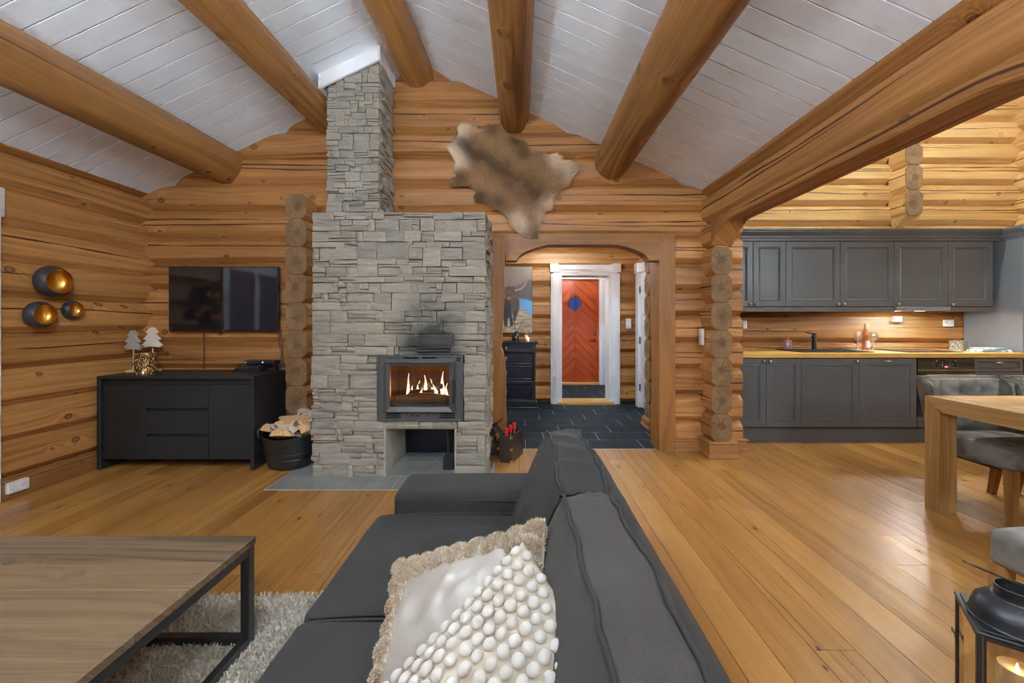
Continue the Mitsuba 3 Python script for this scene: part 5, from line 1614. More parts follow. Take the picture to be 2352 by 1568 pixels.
def bobble_pillow():
    A = np.array([0.000, 0.872, 0.802])
    e1, e2, n_ = frame3(np.array([-0.237, -0.14, -0.168]), np.array([0.05, -0.16, -0.10]), 12)
    if n_[2] < 0:
        n_ = -n_
    size, th = 0.46, 0.17
    c = A - (e1 + e2) * size / 2 * 0.98 - n_ * 0.015
    M = np.stack([e1, e2, n_], 1)
    p = thing('bobble_cushion', 'off-white cushion covered in rows of round bobbles, frontmost on the sofa', 'cushion')
    part(p, 'back', move(pillow_face(size, th, -1, 7), M, c), 'bobble_cloth', smooth=True)
    part(p, 'front', move(pillow_face(size, th, 1, 7), M, c), 'bobble_cloth', smooth=True)
    ico = trimesh.creation.icosphere(subdivisions=2)
    iv, if_ = np.array(ico.vertices), np.array(ico.faces)
    rng = np.random.default_rng(43)
    n = 17
    for i in range(n):
        for j in range(n):
            u = -0.95 + 1.9 * (i + 0.5 * (j % 2)) / (n - 0.5)
            v = -0.95 + 1.9 * j / (n - 1)
            d = 1e-3
            P, Pu, Pv = (pillow_point(np.array([a]), np.array([b]), size, th, 1, 7)[0] for a, b in ((u, v), (u + d, v), (u, v + d)))
            if (M @ P + c)[0] > 0.066:      # buried in the sofa's back cushion
                continue
            tu, tv = Pu - P, Pv - P
            tu /= np.linalg.norm(tu) + 1e-12
            nn = np.cross(tu, tv)
            nn /= np.linalg.norm(nn) + 1e-12
            tv = np.cross(nn, tu)
            r = rng.uniform(0.0108, 0.0124)
            q = iv * (1 + 0.10 * (meshkit.noise(iv * 2.5 + i * 3 + j) - 0.5))[:, None]
            q = q * [r, r * rng.uniform(0.85, 1.0), r * 0.72]
            part(p, 'bobble', move((q @ np.stack([tu, tv, nn], 0) + P + nn * 0.004, if_), M, c), 'bobble', smooth=True)


cream_pillow()
bobble_pillow()

# ---------------------------------------------------------------- dining table and chairs
def dining_table():
    t_ = thing('dining_table', 'heavy oak dining table with thick square legs and mitred corners', 'dining table')
    x0, x1, y0, y1, zt, w_, th = 2.788, 4.95, 1.74, 2.764, 0.769, 0.118, 0.096
    sd = [0]

    def wpart(name, m_, along, **k):
        sd[0] += 1
        v = vf(m_)[0]
        ax = {'x': 0, 'y': 1, 'z': 2}[along]
        o = [q for q in range(3) if q != ax]
        part(t_, name, m_, 'dining_wood', uv=np.stack([v[:, ax] + 2.7 * sd[0], v[:, o].sum(1) - v[:, o].sum(1).min() + 2.0 * (700 + sd[0]) + 0.1], 1), **k)

    # end frames: two mitred legs and a rail each, all in one plane
    for xa in (x0, x1 - w_):
        for ya, s in ((y1, -1), (y0, 1)):
            pg = Polygon([(ya, 0), (ya, zt), (ya + s * th, zt - th), (ya + s * th, 0)])
            wpart('leg', extrude(pg.buffer(-0.0008), w_, 'yz', xa), 'z')
        pg = Polygon([(y1, zt), (y0, zt), (y0 + th, zt - th), (y1 - th, zt - th)])
        wpart('end_rail', extrude(pg.buffer(-0.0008), w_, 'yz', xa), 'y')
    n = 6
    for k in range(n):
        a, b = y0 + (y1 - y0) * k / n, y0 + (y1 - y0) * (k + 1) / n
        wpart('top_board', cbox(x0 + w_ + 0.0008, x1 - w_ - 0.0008, a + 0.0006, b - 0.0006, zt - 0.05, zt, 0.002), 'x')
    for y in (y0 + 0.001, y1 - 0.041):
        wpart('apron', cbox(x0 + w_ + 0.001, x1 - w_ - 0.001, y, y + 0.04, zt - th, zt - 0.051, 0.002), 'x')


dining_table()


def dining_chair(label, x, y, yaw, group=None):
    """Tufted velvet tub chair; local -y is its front."""
    c = thing('dining_chair', label, 'chair', group)
    R = rotz(yaw)
    o = (x, y, 0)
    v, f, a = cushion_mesh((0.255, 0.255, 0.072), (0, -0.02, 0.415), 0.035, (0, 0.006, 0.016), 0.004, 22)
    part(c, 'seat', move((v, f), R, o), 'velvet', smooth=True)
    part(c, 'seat_frame', move(cbox(-0.205, 0.205, -0.205, 0.20, 0.318, 0.36, 0.01), R, o), 'black_plastic')
    # back: a bowed slab with short wings and a tufted front
    nu, nw = 84, 44
    su = np.linspace(-1, 1, nu)
    sw = np.linspace(0, 1, nw)
    U, W = np.meshgrid(su, sw, indexing='ij')
    hx = 0.245 + 0.045 * W
    ax_ = np.abs(U)
    wing = np.clip((ax_ - 0.72) / 0.28, 0, 1)
    X = np.sign(U) * hx * np.where(ax_ < 0.72, ax_ / 0.72, 1 + 0.04 * wing)
    Y = 0.235 + 0.055 * W - 0.15 * wing ** 1.3 * (1 - 0.2 * W) - 0.02 * (1 - (ax_ / 0.72).clip(0, 1) ** 2) * 0
    Z = 0.42 + 0.452 * W - 0.045 * wing ** 2 * W
    N = np.stack([-np.sign(U) * wing * 0.85, -np.sqrt(1 - (wing * 0.85) ** 2), 0 * U], -1)
    th = 0.05
    puff = np.zeros_like(U)
    btn = [(-0.42, 0.66), (0.0, 0.66), (0.42, 0.66), (-0.22, 0.36), (0.22, 0.36)]
    for bu, bw in btn:
        d = np.sqrt(((U - bu) / 0.10) ** 2 + ((W - bw) / 0.13) ** 2)
        puff -= 0.026 * np.exp(-d ** 2)
        if bw > 0.5:
            puff -= 0.015 * np.exp(-((U - bu - 0.03 * (W - bw)) / 0.035) ** 2) * np.clip((W - bw) / 0.06, 0, 1)
            for e_ in (-1, 1):
                line = bu + e_ * 0.21 * (bw - W) / 0.30
                puff -= 0.012 * np.exp(-((U - line) / 0.03) ** 2) * ((W < bw) & (W > 0.36))
        else:
            puff -= 0.010 * np.exp(-((U - bu) / 0.035) ** 2) * np.clip((bw - W) / 0.06, 0, 1)
    rim = np.clip(np.minimum(W, 1 - W) / 0.05, 0, 1) ** 0.5 * np.clip((1 - ax_) / 0.03, 0, 1) ** 0.5
    Fp = np.stack([X, Y, Z], -1) + N * (th * rim * 0.9 + puff * rim)[..., None]
    Bp = np.stack([X, Y, Z], -1) - N * (0.018 * rim)[..., None]
    q = grid_faces(nu, nw)
    v = np.vstack([Fp.reshape(-1, 3), Bp.reshape(-1, 3)])
    b = part(c, 'backrest', move(vf((v, np.vstack([q, q[:, ::-1] + nu * nw]))), R, o), 'velvet', smooth=True)
    # piping around the upper rim
    top = (Fp[:, -2] + Bp[:, -2]) / 2 + [0, 0, 0.006]
    part(b, 'piping', move(tube(top[::2] + N[::2, -1] * 0.018, 0.004, 6), R, o), 'velvet', smooth=True)
    for bu, bw in btn:
        i, j = int((bu + 1) / 2 * (nu - 1)), int(bw * (nw - 1))
        part(b, 'button', move(move(lathe([(0.001, 0), (0.009, 0), (0.008, 0.005), (0.001, 0.007)], 14), rotx(90)), R, np.array(o) + R @ Fp[i, j]), 'velvet', smooth=True)
    for sx in (-1, 1):
        for sy in (-1, 1):
            t_ = np.array([[sx * 0.226, -0.243 if sy < 0 else 0.19, 0.352], [sx * 0.230, -0.247 if sy < 0 else 0.25, 0.0]])
            w1, w2 = 0.026, 0.018
            vs = [t_[0] + [a_ * w1, b_ * w1, 0] for a_, b_ in ((-1, -1), (1, -1), (1, 1), (-1, 1))] + [t_[1] + [a_ * w2, b_ * w2, 0] for a_, b_ in ((-1, -1), (1, -1), (1, 1), (-1, 1))]
            m_ = vf((np.array(vs), np.array([[0, 1, 2, 3], [7, 6, 5, 4], [0, 4, 5, 1], [1, 5, 6, 2], [2, 6, 7, 3], [3, 7, 4, 0]])))
            seedn[0] += 1
            part(c, 'leg', move(m_, R, o), 'chair_wood', uv=np.stack([m_[0][:, 2] + seedn[0], m_[0][:, 0] + m_[0][:, 1] + 2.0 * seedn[0] + 0.6], 1))
    return c


dining_chair('grey velvet chair with tufted back, left one of the two behind the dining table', 3.285, 2.74, 0, 'velvet chairs at the dining table')
dining_chair('grey velvet chair with tufted back, cut by the right edge behind the dining table', 3.92, 2.74, 0, 'velvet chairs at the dining table')
dining_chair('grey velvet chair whose seat corner shows above the black lantern', 2.108, 1.335, -84, 'velvet chairs at the dining table')

# ---------------------------------------------------------------- lantern in the foreground
def lantern():
    l_ = thing('lantern', 'big black metal lantern with glass sides, domed top and a candle inside', 'lantern')
    R = rotz(-35.5)
    o = np.array([1.277, 1.030, 0.0])
    P = lambda n, m, b, **k: part(l_, n, move(m, R, o), b, **k)
    h, zt = 0.092, 0.50
    P('base', join(cbox(-h, h, -h, h, 0.0, 0.012, 0.003), cbox(-h + 0.01, h - 0.01, -h + 0.01, h - 0.01, 0.012, 0.022, 0.003)), 'black_metal')
    P('top_plate', join(cbox(-h - 0.002, h + 0.002, -h - 0.002, h + 0.002, zt - 0.008, zt, 0.002), cbox(-h + 0.008, h - 0.008, -h + 0.008, h - 0.008, zt, zt + 0.004, 0.001)), 'black_metal')
    for sx in (-1, 1):
        for sy in (-1, 1):
            P('post', cbox(min(sx * h, sx * (h - 0.010)), max(sx * h, sx * (h - 0.010)), min(sy * h, sy * (h - 0.010)), max(sy * h, sy * (h - 0.010)), 0.01, zt - 0.006, 0.001), 'black_metal')
    for a in range(4):
        Q = rotz(90 * a)
        d = part(l_, 'door' if a == 3 else 'side', move(move(join(cbox(-h + 0.012, -h + 0.017, -h + 0.001, -h + 0.006, 0.02, zt - 0.012, 0.0005), cbox(h - 0.017, h - 0.012, -h + 0.001, -h + 0.006, 0.02, zt - 0.012, 0.0005),
                                                  cbox(-h + 0.012, h - 0.012, -h + 0.001, -h + 0.006, zt - 0.018, zt - 0.010, 0.0005), cbox(-h + 0.012, h - 0.012, -h + 0.001, -h + 0.006, 0.02, 0.03, 0.0005)), Q), R, o), 'black_metal')
        part(d, 'pane', move(move(cbox(-h + 0.016, h - 0.016, -h + 0.003, -h + 0.0042, 0.028, zt - 0.016, 0.0002), Q), R, o), 'smoked_glass')
        if a == 3:
            t = np.linspace(0, 2 * PI, 30)
            part(d, 'latch', move(move(tube(np.stack([-h + 0.010 + 0.020 * np.sin(t), np.full(30, -h - 0.004), 0.385 + 0.006 * np.sin(2 * t)], 1), 0.0012, 6, False), Q), R, o), 'black_metal')
    P('dome', lathe([(0.087, zt + 0.002), (0.089, zt + 0.006), (0.084, zt + 0.010), (0.083, zt + 0.026), (0.076, zt + 0.046), (0.062, zt + 0.060), (0.048, zt + 0.066), (0.046, zt + 0.070), (0.041, zt + 0.070), (0.040, zt + 0.075)], 48, False), 'black_metal', smooth=50)
    P('collar', lathe([(0.040, zt + 0.066), (0.041, zt + 0.095), (0.038, zt + 0.095), (0.037, zt + 0.066), (0.001, zt + 0.064)], 40, False), 'black_metal', smooth=30)
    hk = [(0.037, 0.022, zt + 0.088), (-0.05, 0.019, zt + 0.128), (-0.17, 0.010, zt + 0.180), (-0.176, 0.0, zt + 0.183), (-0.17, -0.010, zt + 0.180), (-0.05, -0.019, zt + 0.128), (0.037, -0.022, zt + 0.088)]
    part(l_, 'handle', move(tube(np.array(hk), 0.0017, 8), rotz(12), o), 'black_metal', smooth=30)
    cn = thing('lantern_candle', 'cream LED candle with a glowing wick inside the black lantern', 'candle')
    part(cn, 'wax', lathe([(0.001, 0.022), (0.036, 0.022), (0.037, 0.385), (0.035, 0.392), (0.026, 0.384), (0.001, 0.380)], 32)[0] + o if False else move(lathe([(0.001, 0.022), (0.036, 0.022), (0.037, 0.385), (0.035, 0.392), (0.026, 0.384), (0.001, 0.380)], 32), None, o), 'candle_wax', smooth=40)
    part(cn, 'flame', move(lathe([(0.001, 0.380), (0.0045, 0.388), (0.001, 0.402)], 12), None, o), 'lamp_glass', **glow((14.0, 8.5, 3.6)))


lantern()

# ---------------------------------------------------------------- kitchen
KF, KU = 4.20, 4.44          # fronts of the base and wall cabinets
RINGS = [(0.0, 0.003), (0.003, 0.0), (0.062, 0.0), (0.065, 0.006), (0.074, 0.002), (0.080, 0.011), (0.086, 0.012)]
KNOB = [(0.001, 0.0), (0.008, 0.0), (0.006, 0.008), (0.007, 0.014), (0.015, 0.018), (0.0165, 0.024), (0.012, 0.030), (0.001, 0.032)]


def knob(parent, x, y, z):
    part(parent, 'knob', move(lathe(KNOB, 20), rotx(90), (x, y, z)), 'steel', smooth=True)


def cup(parent, x, y, z):
    a = np.linspace(0, PI, 22)
    t = np.linspace(0, 1, 8)
    A, Tt = np.meshgrid(a, t, indexing='ij')
    v = np.stack([x + 0.040 * np.cos(A) * (1 - 0.25 * Tt ** 2), y - 0.026 * np.sin(Tt * PI / 2) * np.sin(A), z + 0.024 * np.sin(A) * np.cos(Tt * PI / 2 * 0.95)], -1).reshape(-1, 3)
    part(parent, 'cup_handle', join(vf((v, grid_faces(22, 8))), cbox(x - 0.046, x + 0.046, y - 0.004, y + 0.001, z - 0.003, z + 0.002, 0.001)), 'steel', smooth=True)


XB = [2.205, 2.575, 2.945, 3.550, 4.155, 4.760, 5.270]
XU = [2.205, 2.576, 2.940, 3.542, 4.141, 4.739, 5.237]


def wall_unit(label, doors, z0=1.445, name='wall_cabinet'):
    c = thing(name, label, 'cabinet', 'grey wall cabinets')
    a, b = doors[0][0], doors[-1][1]
    part(c, 'body', cbox(a + 0.002, b - 0.002, KU + 0.021, YK - 0.012, 1.435, 2.172, 0.002), 'kitchen_paint')
    for x0, x1, kn in doors:
        d = part(c, 'door', ring_panel(x0 + 0.0015, x1 - 0.0015, z0, 2.166, KU, RINGS), 'kitchen_paint')
        knob(d, x1 - 0.034 if kn > 0 else x0 + 0.034, KU, z0 + 0.028)
    return c


wall_unit('two-door grey wall cabinet at far left beside the log column', [(XU[0], XU[1], 1), (XU[1], XU[2], -1)])
wall_unit('single-door grey wall cabinet left of centre, above the sink', [(XU[2], XU[3], 1)])
wall_unit('single-door grey wall cabinet above the wine bottle and glasses', [(XU[3], XU[4], -1)])
wall_unit('single-door grey wall cabinet above the cooker hood', [(XU[4], XU[5], -1)])
wall_unit('rightmost grey wall cabinet, next to the tall unit', [(XU[5], XU[6], -1)])

cor = thing('cornice', 'stepped grey cornice running along the tops of the wall cabinets', 'cornice')
prof = Polygon([(KU - 0.002, 2.172), (KU - 0.006, 2.20), (KU - 0.016, 2.205), (KU - 0.016, 2.225), (KU - 0.032, 2.245), (KU - 0.050, 2.262), (KU - 0.050, 2.275), (KU - 0.060, 2.280), (KU - 0.060, 2.298), (KU + 0.20, 2.298), (KU + 0.20, 2.172)])
part(cor, 'moulding', extrude(prof, 5.31 - 2.19, 'yz', 2.19), 'kitchen_paint')
pr2 = affinity.translate(affinity.scale(prof, -1, 1, origin=(0, 0)), 0, 0)
tall_x = 5.335
q = Polygon([(tall_x - (y - KU) * -1 - 0.0, z) for y, z in prof.exterior.coords])
part(cor, 'moulding', extrude(q, 4.84 - 4.22, 'xz', 4.22), 'tall_paint')
pl = thing('pelmet', 'grey light strip board under the wall cabinets', 'pelmet')
part(pl, 'board', join(cbox(2.205, 4.139, KU - 0.004, KU + 0.03, 1.388, 1.434, 0.004), cbox(4.741, 5.237, KU - 0.004, KU + 0.03, 1.388, 1.434, 0.004)), 'kitchen_paint')
part(pl, 'lip', join(cbox(2.205, 4.139, KU - 0.012, KU + 0.02, 1.388, 1.400, 0.003), cbox(4.741, 5.237, KU - 0.012, KU + 0.02, 1.388, 1.400, 0.003)), 'kitchen_paint')

hd = thing('cooker_hood', 'slim built-in cooker hood lit from below above the hob', 'cooker hood')
part(hd, 'front', cbox(4.143, 4.737, KU - 0.03, KU + 0.04, 1.398, 1.442, 0.004), 'tall_paint')
part(hd, 'body', join(cbox(4.16, 4.72, KU + 0.04, YK - 0.02, 1.402, 1.440, 0.003)), 'steel')
part(hd, 'filter', join(*[cbox(4.17, 4.71, y, y + 0.012, 1.399, 1.403, 0.001) for y in np.linspace(KU + 0.06, KU + 0.20, 8)]), 'steel')
for x in (4.30, 4.58):
    part(hd, 'lamp', cbox(x - 0.028, x + 0.028, 4.57, 4.63, 1.396, 1.402, 0.002), 'lamp_glass', **glow(HOOD))


def base_unit(label, fronts):
    """fronts: (x0, x1, z0, z1, kind, side)"""
    c = thing('base_cabinet', label, 'cabinet', 'grey base cabinets')
    a, b = min(f[0] for f in fronts), max(f[1] for f in fronts)
    part(c, 'body', cbox(a + 0.002, b - 0.002, KF + 0.021, 4.80, 0.165, 0.898, 0.002), 'kitchen_paint')
    for x0, x1, z0, z1, kind, side in fronts:
        rg = RINGS if z1 - z0 > 0.3 else [(o if o < 0.01 else o * 0.55, d) for o, d in RINGS]
        d = part(c, 'drawer' if kind == 'cup' and z1 - z0 < 0.4 else 'door', ring_panel(x0 + 0.0015, x1 - 0.0015, z0, z1, KF, rg), 'kitchen_paint')
        if kind == 'knob':
            knob(d, x1 - 0.034 if side > 0 else x0 + 0.034, KF, z1 - 0.030)
        else:
            cup(d, (x0 + x1) / 2, KF, z1 - 0.035 if z1 - z0 > 0.2 else (z0 + z1) / 2 + 0.018)


B0, B1 = 0.172, 0.893
base_unit('two-door grey base cabinet at far left beside the log column', [(XB[0], XB[1], B0, B1, 'knob', 1), (XB[1], XB[2], B0, B1, 'knob', -1)])
base_unit('single-door grey base cabinet under the sink with one round knob', [(XB[2], XB[3], B0, B1, 'knob', 1)])
base_unit('grey dishwasher front with a cup handle, left of the oven', [(XB[3], XB[4], B0, B1, 'cup', 0)])
base_unit('narrow grey drawer cabinet with cup handles right of the oven', [(XB[5], XB[6], 0.752, B1, 'cup', 0), (XB[5], XB[6], 0.56, 0.748, 'cup', 0), (XB[5], XB[6], 0.37, 0.556, 'cup', 0), (XB[5], XB[6], B0, 0.366, 'cup', 0)])
pk = thing('toe_kick', 'dark grey plinth board under the kitchen base cabinets', 'plinth')
put(pk, cbox(2.10, 5.95, KF + 0.05, KF + 0.07, 0.0, 0.166, 0.002), 'kitchen_paint')

ov = thing('oven', 'black built-in oven with round controls and a red clock display', 'oven')
a, b = XB[4], XB[5]
part(ov, 'control_panel', cbox(a + 0.003, b - 0.003, KF - 0.004, 4.7, 0.775, 0.893, 0.003), 'black_gloss')
part(ov, 'door', cbox(a + 0.003, b - 0.003, KF - 0.006, KF + 0.04, 0.29, 0.768, 0.003), 'black_gloss')
part(ov, 'drawer_front', cbox(a + 0.003, b - 0.003, KF, KF + 0.02, B0, 0.284, 0.003), 'kitchen_paint')
part(ov, 'body', cbox(a + 0.01, b - 0.01, KF + 0.04, 4.75, B0, 0.77, 0.003), 'black_plastic')
part(ov, 'door_handle', join(tube([(a + 0.05, KF - 0.045, 0.728), (b - 0.05, KF - 0.045, 0.728)], 0.008), cbox(a + 0.06, a + 0.075, KF - 0.045, KF, 0.722, 0.734, 0.002), cbox(b - 0.075, b - 0.06, KF - 0.045, KF, 0.722, 0.734, 0.002)), 'steel', smooth=30)
part(ov, 'trim_strip', cbox(a + 0.003, b - 0.003, KF - 0.007, KF - 0.003, 0.768, 0.775, 0.001), 'steel')
part(ov, 'clock_display', cbox((a + b) / 2 - 0.016, (a + b) / 2 + 0.016, KF - 0.0055, KF - 0.004, 0.797, 0.812, 0.0005), 'lamp_glass', **glow((1.6, 0.05, 0.08)))
for s in (-1, 1):
    xk = (a + b) / 2 + s * 0.098
    part(ov, 'dial', move(lathe([(0.001, 0), (0.021, 0), (0.019, 0.020), (0.001, 0.021)], 24), rotx(90), (xk, KF - 0.004, 0.822)), 'black_gloss', smooth=30)
    marks = []
    for k in range(10):
        g = math.radians(-220 + 26 * k)
        marks.append(cbox(xk + 0.030 * math.cos(g) - 0.0022, xk + 0.030 * math.cos(g) + 0.0022, KF - 0.0052, KF - 0.004, 0.822 + 0.030 * math.sin(g) - 0.0022, 0.822 + 0.030 * math.sin(g) + 0.0022, 0.0003))
    marks.append(cbox(xk - 0.005, xk + 0.005, KF - 0.0052, KF - 0.004, 0.862, 0.872, 0.0003))
    part(ov, 'scale_marks', join(*marks), 'white_plastic')
    part(ov, 'touch_marks', join(*[cbox((a + b) / 2 + s * 0.04 - 0.003, (a + b) / 2 + s * 0.04 + 0.003, KF - 0.0052, KF - 0.004, z, z + 0.008, 0.0003) for z in (0.80, 0.822, 0.844)]), 'white_plastic')

wt = thing('worktop', 'oiled oak worktop along the whole kitchen wall', 'worktop')
for k in range(8):
    y0 = KF - 0.022 + 0.0815 * k
    v, f = cbox(2.02, XK - 0.02, y0 + 0.0003, y0 + 0.0812, 0.900, 0.948, 0.003)
    part(wt, 'stave', (v, f), 'worktop_oak', uv=np.stack([v[:, 0] + 3.3 * k, v[:, 1] - y0 + v[:, 2] + 2.0 * (800 + k)], 1))

tu = thing('tall_unit', 'tall light grey end cabinet standing on the worktop at the right', 'cabinet')
part(tu, 'side_panel', cbox(5.335, 5.355, 4.255, YK - 0.012, 0.949, 2.21, 0.003), 'tall_paint')
part(tu, 'body', cbox(5.355, XK - 0.03, 4.275, YK - 0.012, 0.949, 2.21, 0.003), 'tall_paint')
d = part(tu, 'door', ring_panel(5.337, XK - 0.03, 0.955, 2.19, 4.255, RINGS), 'tall_paint')
knob(d, 5.37, 4.255, 1.1)

sk = thing('sink', 'black inset sink with a draining board in the worktop', 'sink')
zs = 0.949
sx0, sx1, sy0, sy1 = 3.00, 3.80, 4.285, 4.735
part(sk, 'rim', extrude(sbox(sx0, sy0, sx1, sy1).buffer(-0.02).buffer(0.02).difference(sbox(sx0 + 0.06, sy0 + 0.05, sx0 + 0.42, sy1 - 0.09)), 0.006, 'xy', zs), 'dark_iron')
part(sk, 'bowl', join(cbox(sx0 + 0.06, sx0 + 0.42, sy0 + 0.05, sy1 - 0.09, 0.9485, 0.9505, 0.0005), cbox(sx0 + 0.22, sx0 + 0.26, sy0 + 0.16, sy0 + 0.20, 0.9505, 0.9512, 0.0003)), 'black_paint')
part(sk, 'drain_grooves', join(*[cbox(sx0 + 0.47, sx1 - 0.05, y, y + 0.012, zs + 0.005, zs + 0.0085, 0.001) for y in np.linspace(sy0 + 0.06, sy1 - 0.08, 8)]), 'dark_iron')
fc = thing('kitchen_tap', 'matt black kitchen mixer tap standing behind the sink', 'tap')
fx, fy = 3.455, 4.715
part(fc, 'body', move(lathe([(0.001, 0), (0.030, 0), (0.030, 0.008), (0.024, 0.012), (0.0235, 0.15), (0.022, 0.155), (0.001, 0.155)], 28), None, (fx, fy, 0.955)), 'black_metal', smooth=30)
part(fc, 'spout', tube(spline([(fx, fy, 1.04), (fx - 0.05, fy - 0.05, 1.085), (fx - 0.09, fy - 0.10, 1.108), (fx - 0.105, fy - 0.12, 1.098)], 16), 0.0135, 12), 'black_metal', smooth=40)
part(fc, 'lever', join(move(lathe([(0.001, 0), (0.0235, 0), (0.022, 0.03), (0.001, 0.032)], 24), None, (fx, fy, 1.112)), move(cbox(-0.10, 0.0, -0.010, 0.010, 0, 0.009, 0.003), roty(12), (fx, fy, 1.128))), 'black_metal', smooth=30)

sp = thing('soap_bottle', 'square pink soap bottle with a copper cap left of the black tap', 'bottle')
part(sp, 'glass', cbox(3.118, 3.188, 4.70, 4.76, 0.949, 1.065, 0.008), 'soap_glass')
part(sp, 'neck', move(lathe([(0.001, 0), (0.012, 0), (0.012, 0.02), (0.001, 0.02)], 16), None, (3.153, 4.73, 1.064)), 'brass', smooth=30)
part(sp, 'cap', move(lathe([(0.001, 0), (0.015, 0), (0.015, 0.032), (0.001, 0.032)], 20), None, (3.153, 4.73, 1.082)), 'brass', smooth=30)
part(sp, 'label', cbox(3.121, 3.150, 4.6985, 4.7005, 1.00, 1.035, 0.0004), 'white_plastic')

wb = thing('rose_bottle', 'bottle of rosé wine with a pale label between two wine glasses', 'bottle')
X_, Y_ = 4.065, 4.72
part(wb, 'glass', move(lathe([(0.001, 0), (0.036, 0.0), (0.038, 0.01), (0.038, 0.16), (0.034, 0.19), (0.018, 0.225), (0.0145, 0.24), (0.0145, 0.262), (0.001, 0.262)], 32), None, (X_, Y_, 0.949)), 'rose_wine', smooth=40)
part(wb, 'cap', move(lathe([(0.0155, 0.240), (0.016, 0.306), (0.001, 0.307)], 24, False), None, (X_, Y_, 0.949)), 'candle_wax', smooth=40)
a = np.linspace(-2.3, -0.8, 14)
lv = np.array([[X_ + 0.0388 * math.cos(t), Y_ + 0.0388 * math.sin(t), z] for t in a for z in (0.975, 1.055)])
part(wb, 'label', vf((lv, np.array([[2 * k, 2 * k + 2, 2 * k + 3, 2 * k + 1] for k in range(13)]))), 'white_plastic', smooth=True)
part(wb, 'print', cbox(X_ - 0.016, X_ + 0.002, Y_ - 0.0405, Y_ - 0.0385, 1.018, 1.022, 0.0003), 'brass')


def wine_glass(label, x, y):
    g = thing('wine_glass', label, 'glass', 'wine glasses on the worktop')
    pr = [(0.034, 0.0), (0.034, 0.002), (0.008, 0.006), (0.004, 0.012), (0.004, 0.090), (0.010, 0.098), (0.030, 0.115), (0.043, 0.145), (0.044, 0.165), (0.036, 0.205), (0.034, 0.215)]
    out = pr[5:]
    inner = [(max(r - 0.0016, 0.0008), z + (0.003 if k == 0 else 0.0)) for k, (r, z) in enumerate(out)]
    inner[0] = (0.0008, out[0][1] + 0.004)
    part(g, 'bowl', move(lathe([(0.0008, out[0][1])] + out + inner[::-1], 32, False), None, (x, y, 0.949)), 'crystal', smooth=40)
    part(g, 'stem', move(lathe(pr[2:5] + [(0.0045, 0.0975)], 20), None, (x, y, 0.949)), 'stem_glass', smooth=40)
    part(g, 'foot', move(lathe(pr[:3], 32), None, (x, y, 0.949)), 'stem_glass', smooth=40)


wine_glass('empty wine glass left of the rosé bottle', 3.925, 4.66)
wine_glass('empty wine glass in front of the rosé bottle, right one', 4.03, 4.58)

hb = thing('hob', 'flat black glass hob let into the worktop under the hood', 'hob')
part(hb, 'glass', cbox(4.165, 4.755, 4.30, 4.78, 0.9485, 0.955, 0.001), 'black_gloss')
for x, y, r in ((4.31, 4.42, 0.09), (4.60, 4.42, 0.075), (4.31, 4.66, 0.075), (4.60, 4.66, 0.09)):
    part(hb, 'zone_ring', move(lathe([(r, 0.9552), (r + 0.003, 0.9554)], 40, False), None, (x, y, 0)), 'dark_iron')
kc = thing('glass_candle_holder', 'speckled silver candle glass glowing at the right end of the worktop', 'candle holder')
X_, Y_ = 5.02, 4.60
mat('speckle', proc(lambda p, n, uv: mix(S(70, 66, 62), S(196, 186, 164), smoothstep(0.46, 0.62, noise(p.x * 190, p.y * 190, p.z * 190)))), 0.35, metal=0.5)
part(kc, 'cylinder', move(lathe([(0.072, 0.0), (0.072, 0.115), (0.069, 0.115), (0.069, 0.004), (0.001, 0.004)], 36, False), None, (X_, Y_, 0.949)), 'speckle', smooth=30)
part(kc, 'candle', move(lathe([(0.001, 0.004), (0.03, 0.004), (0.03, 0.05), (0.001, 0.05)], 20), None, (X_, Y_, 0.949)), 'candle_wax')
part(kc, 'flame', move(lathe([(0.001, 0.05), (0.006, 0.06), (0.001, 0.08)], 12), None, (X_, Y_, 0.949)), 'lamp_glass', **glow((20.0, 12.0, 4.6)))
tw = thing('tea_towel', 'folded white tea towel with grey stripes on the worktop at the right', 'towel')
for k in range(3):
    v, f, a_ = cushion_mesh((0.155 - 0.012 * k, 0.085 - 0.006 * k, 0.008), (5.17 + 0.006 * k, 4.42 + 0.004 * k, 0.957 + 0.013 * k), 0.007, (0, 0, 0.003), 0.004, 16, k)
    part(tw, 'fold', move((v - [5.17, 4.42, 0], f), rotz(-6), (5.17, 4.42, 0)), 'towel', smooth=True)
jb = thing('junction_box', 'small white box on the kitchen backsplash lit by the cooker hood', 'box')
part(jb, 'cover', cbox(4.465, 4.575, YK - 0.05, YK + 0.005, 1.272, 1.345, 0.008), 'white_plastic')
part(jb, 'screw', move(lathe([(0.001, 0), (0.006, 0), (0.005, 0.003), (0.001, 0.003)], 12), rotx(90), (4.52, YK - 0.05, 1.308)), 'white_plastic')

# ---------------------------------------------------------------- things in the hall
dr_ = thing('dresser', 'black painted chest of drawers with turned corner columns in the hall', 'dresser')
dx0, dx1, dy0, dy1, dz = -0.66, 0.232, 5.83, 6.20, 0.985
part(dr_, 'body', cbox(dx0 + 0.015, dx1 - 0.015, dy0 + 0.02, dy1, 0.10, dz - 0.02, 0.003), 'black_paint')
part(dr_, 'top', join(cbox(dx0 - 0.02, dx1 + 0.022, dy0 - 0.02, dy1, dz - 0.018, dz, 0.006), cbox(dx0 - 0.006, dx1 + 0.008, dy0 - 0.006, dy1, dz - 0.034, dz - 0.018, 0.005)), 'black_paint')
part(dr_, 'plinth', join(cbox(dx0 - 0.006, dx1 + 0.008, dy0 - 0.008, dy1, 0.035, 0.105, 0.005), cbox(dx0 - 0.022, dx1 + 0.024, dy0 - 0.025, dy1, 0.0, 0.035, 0.005)), 'black_paint')
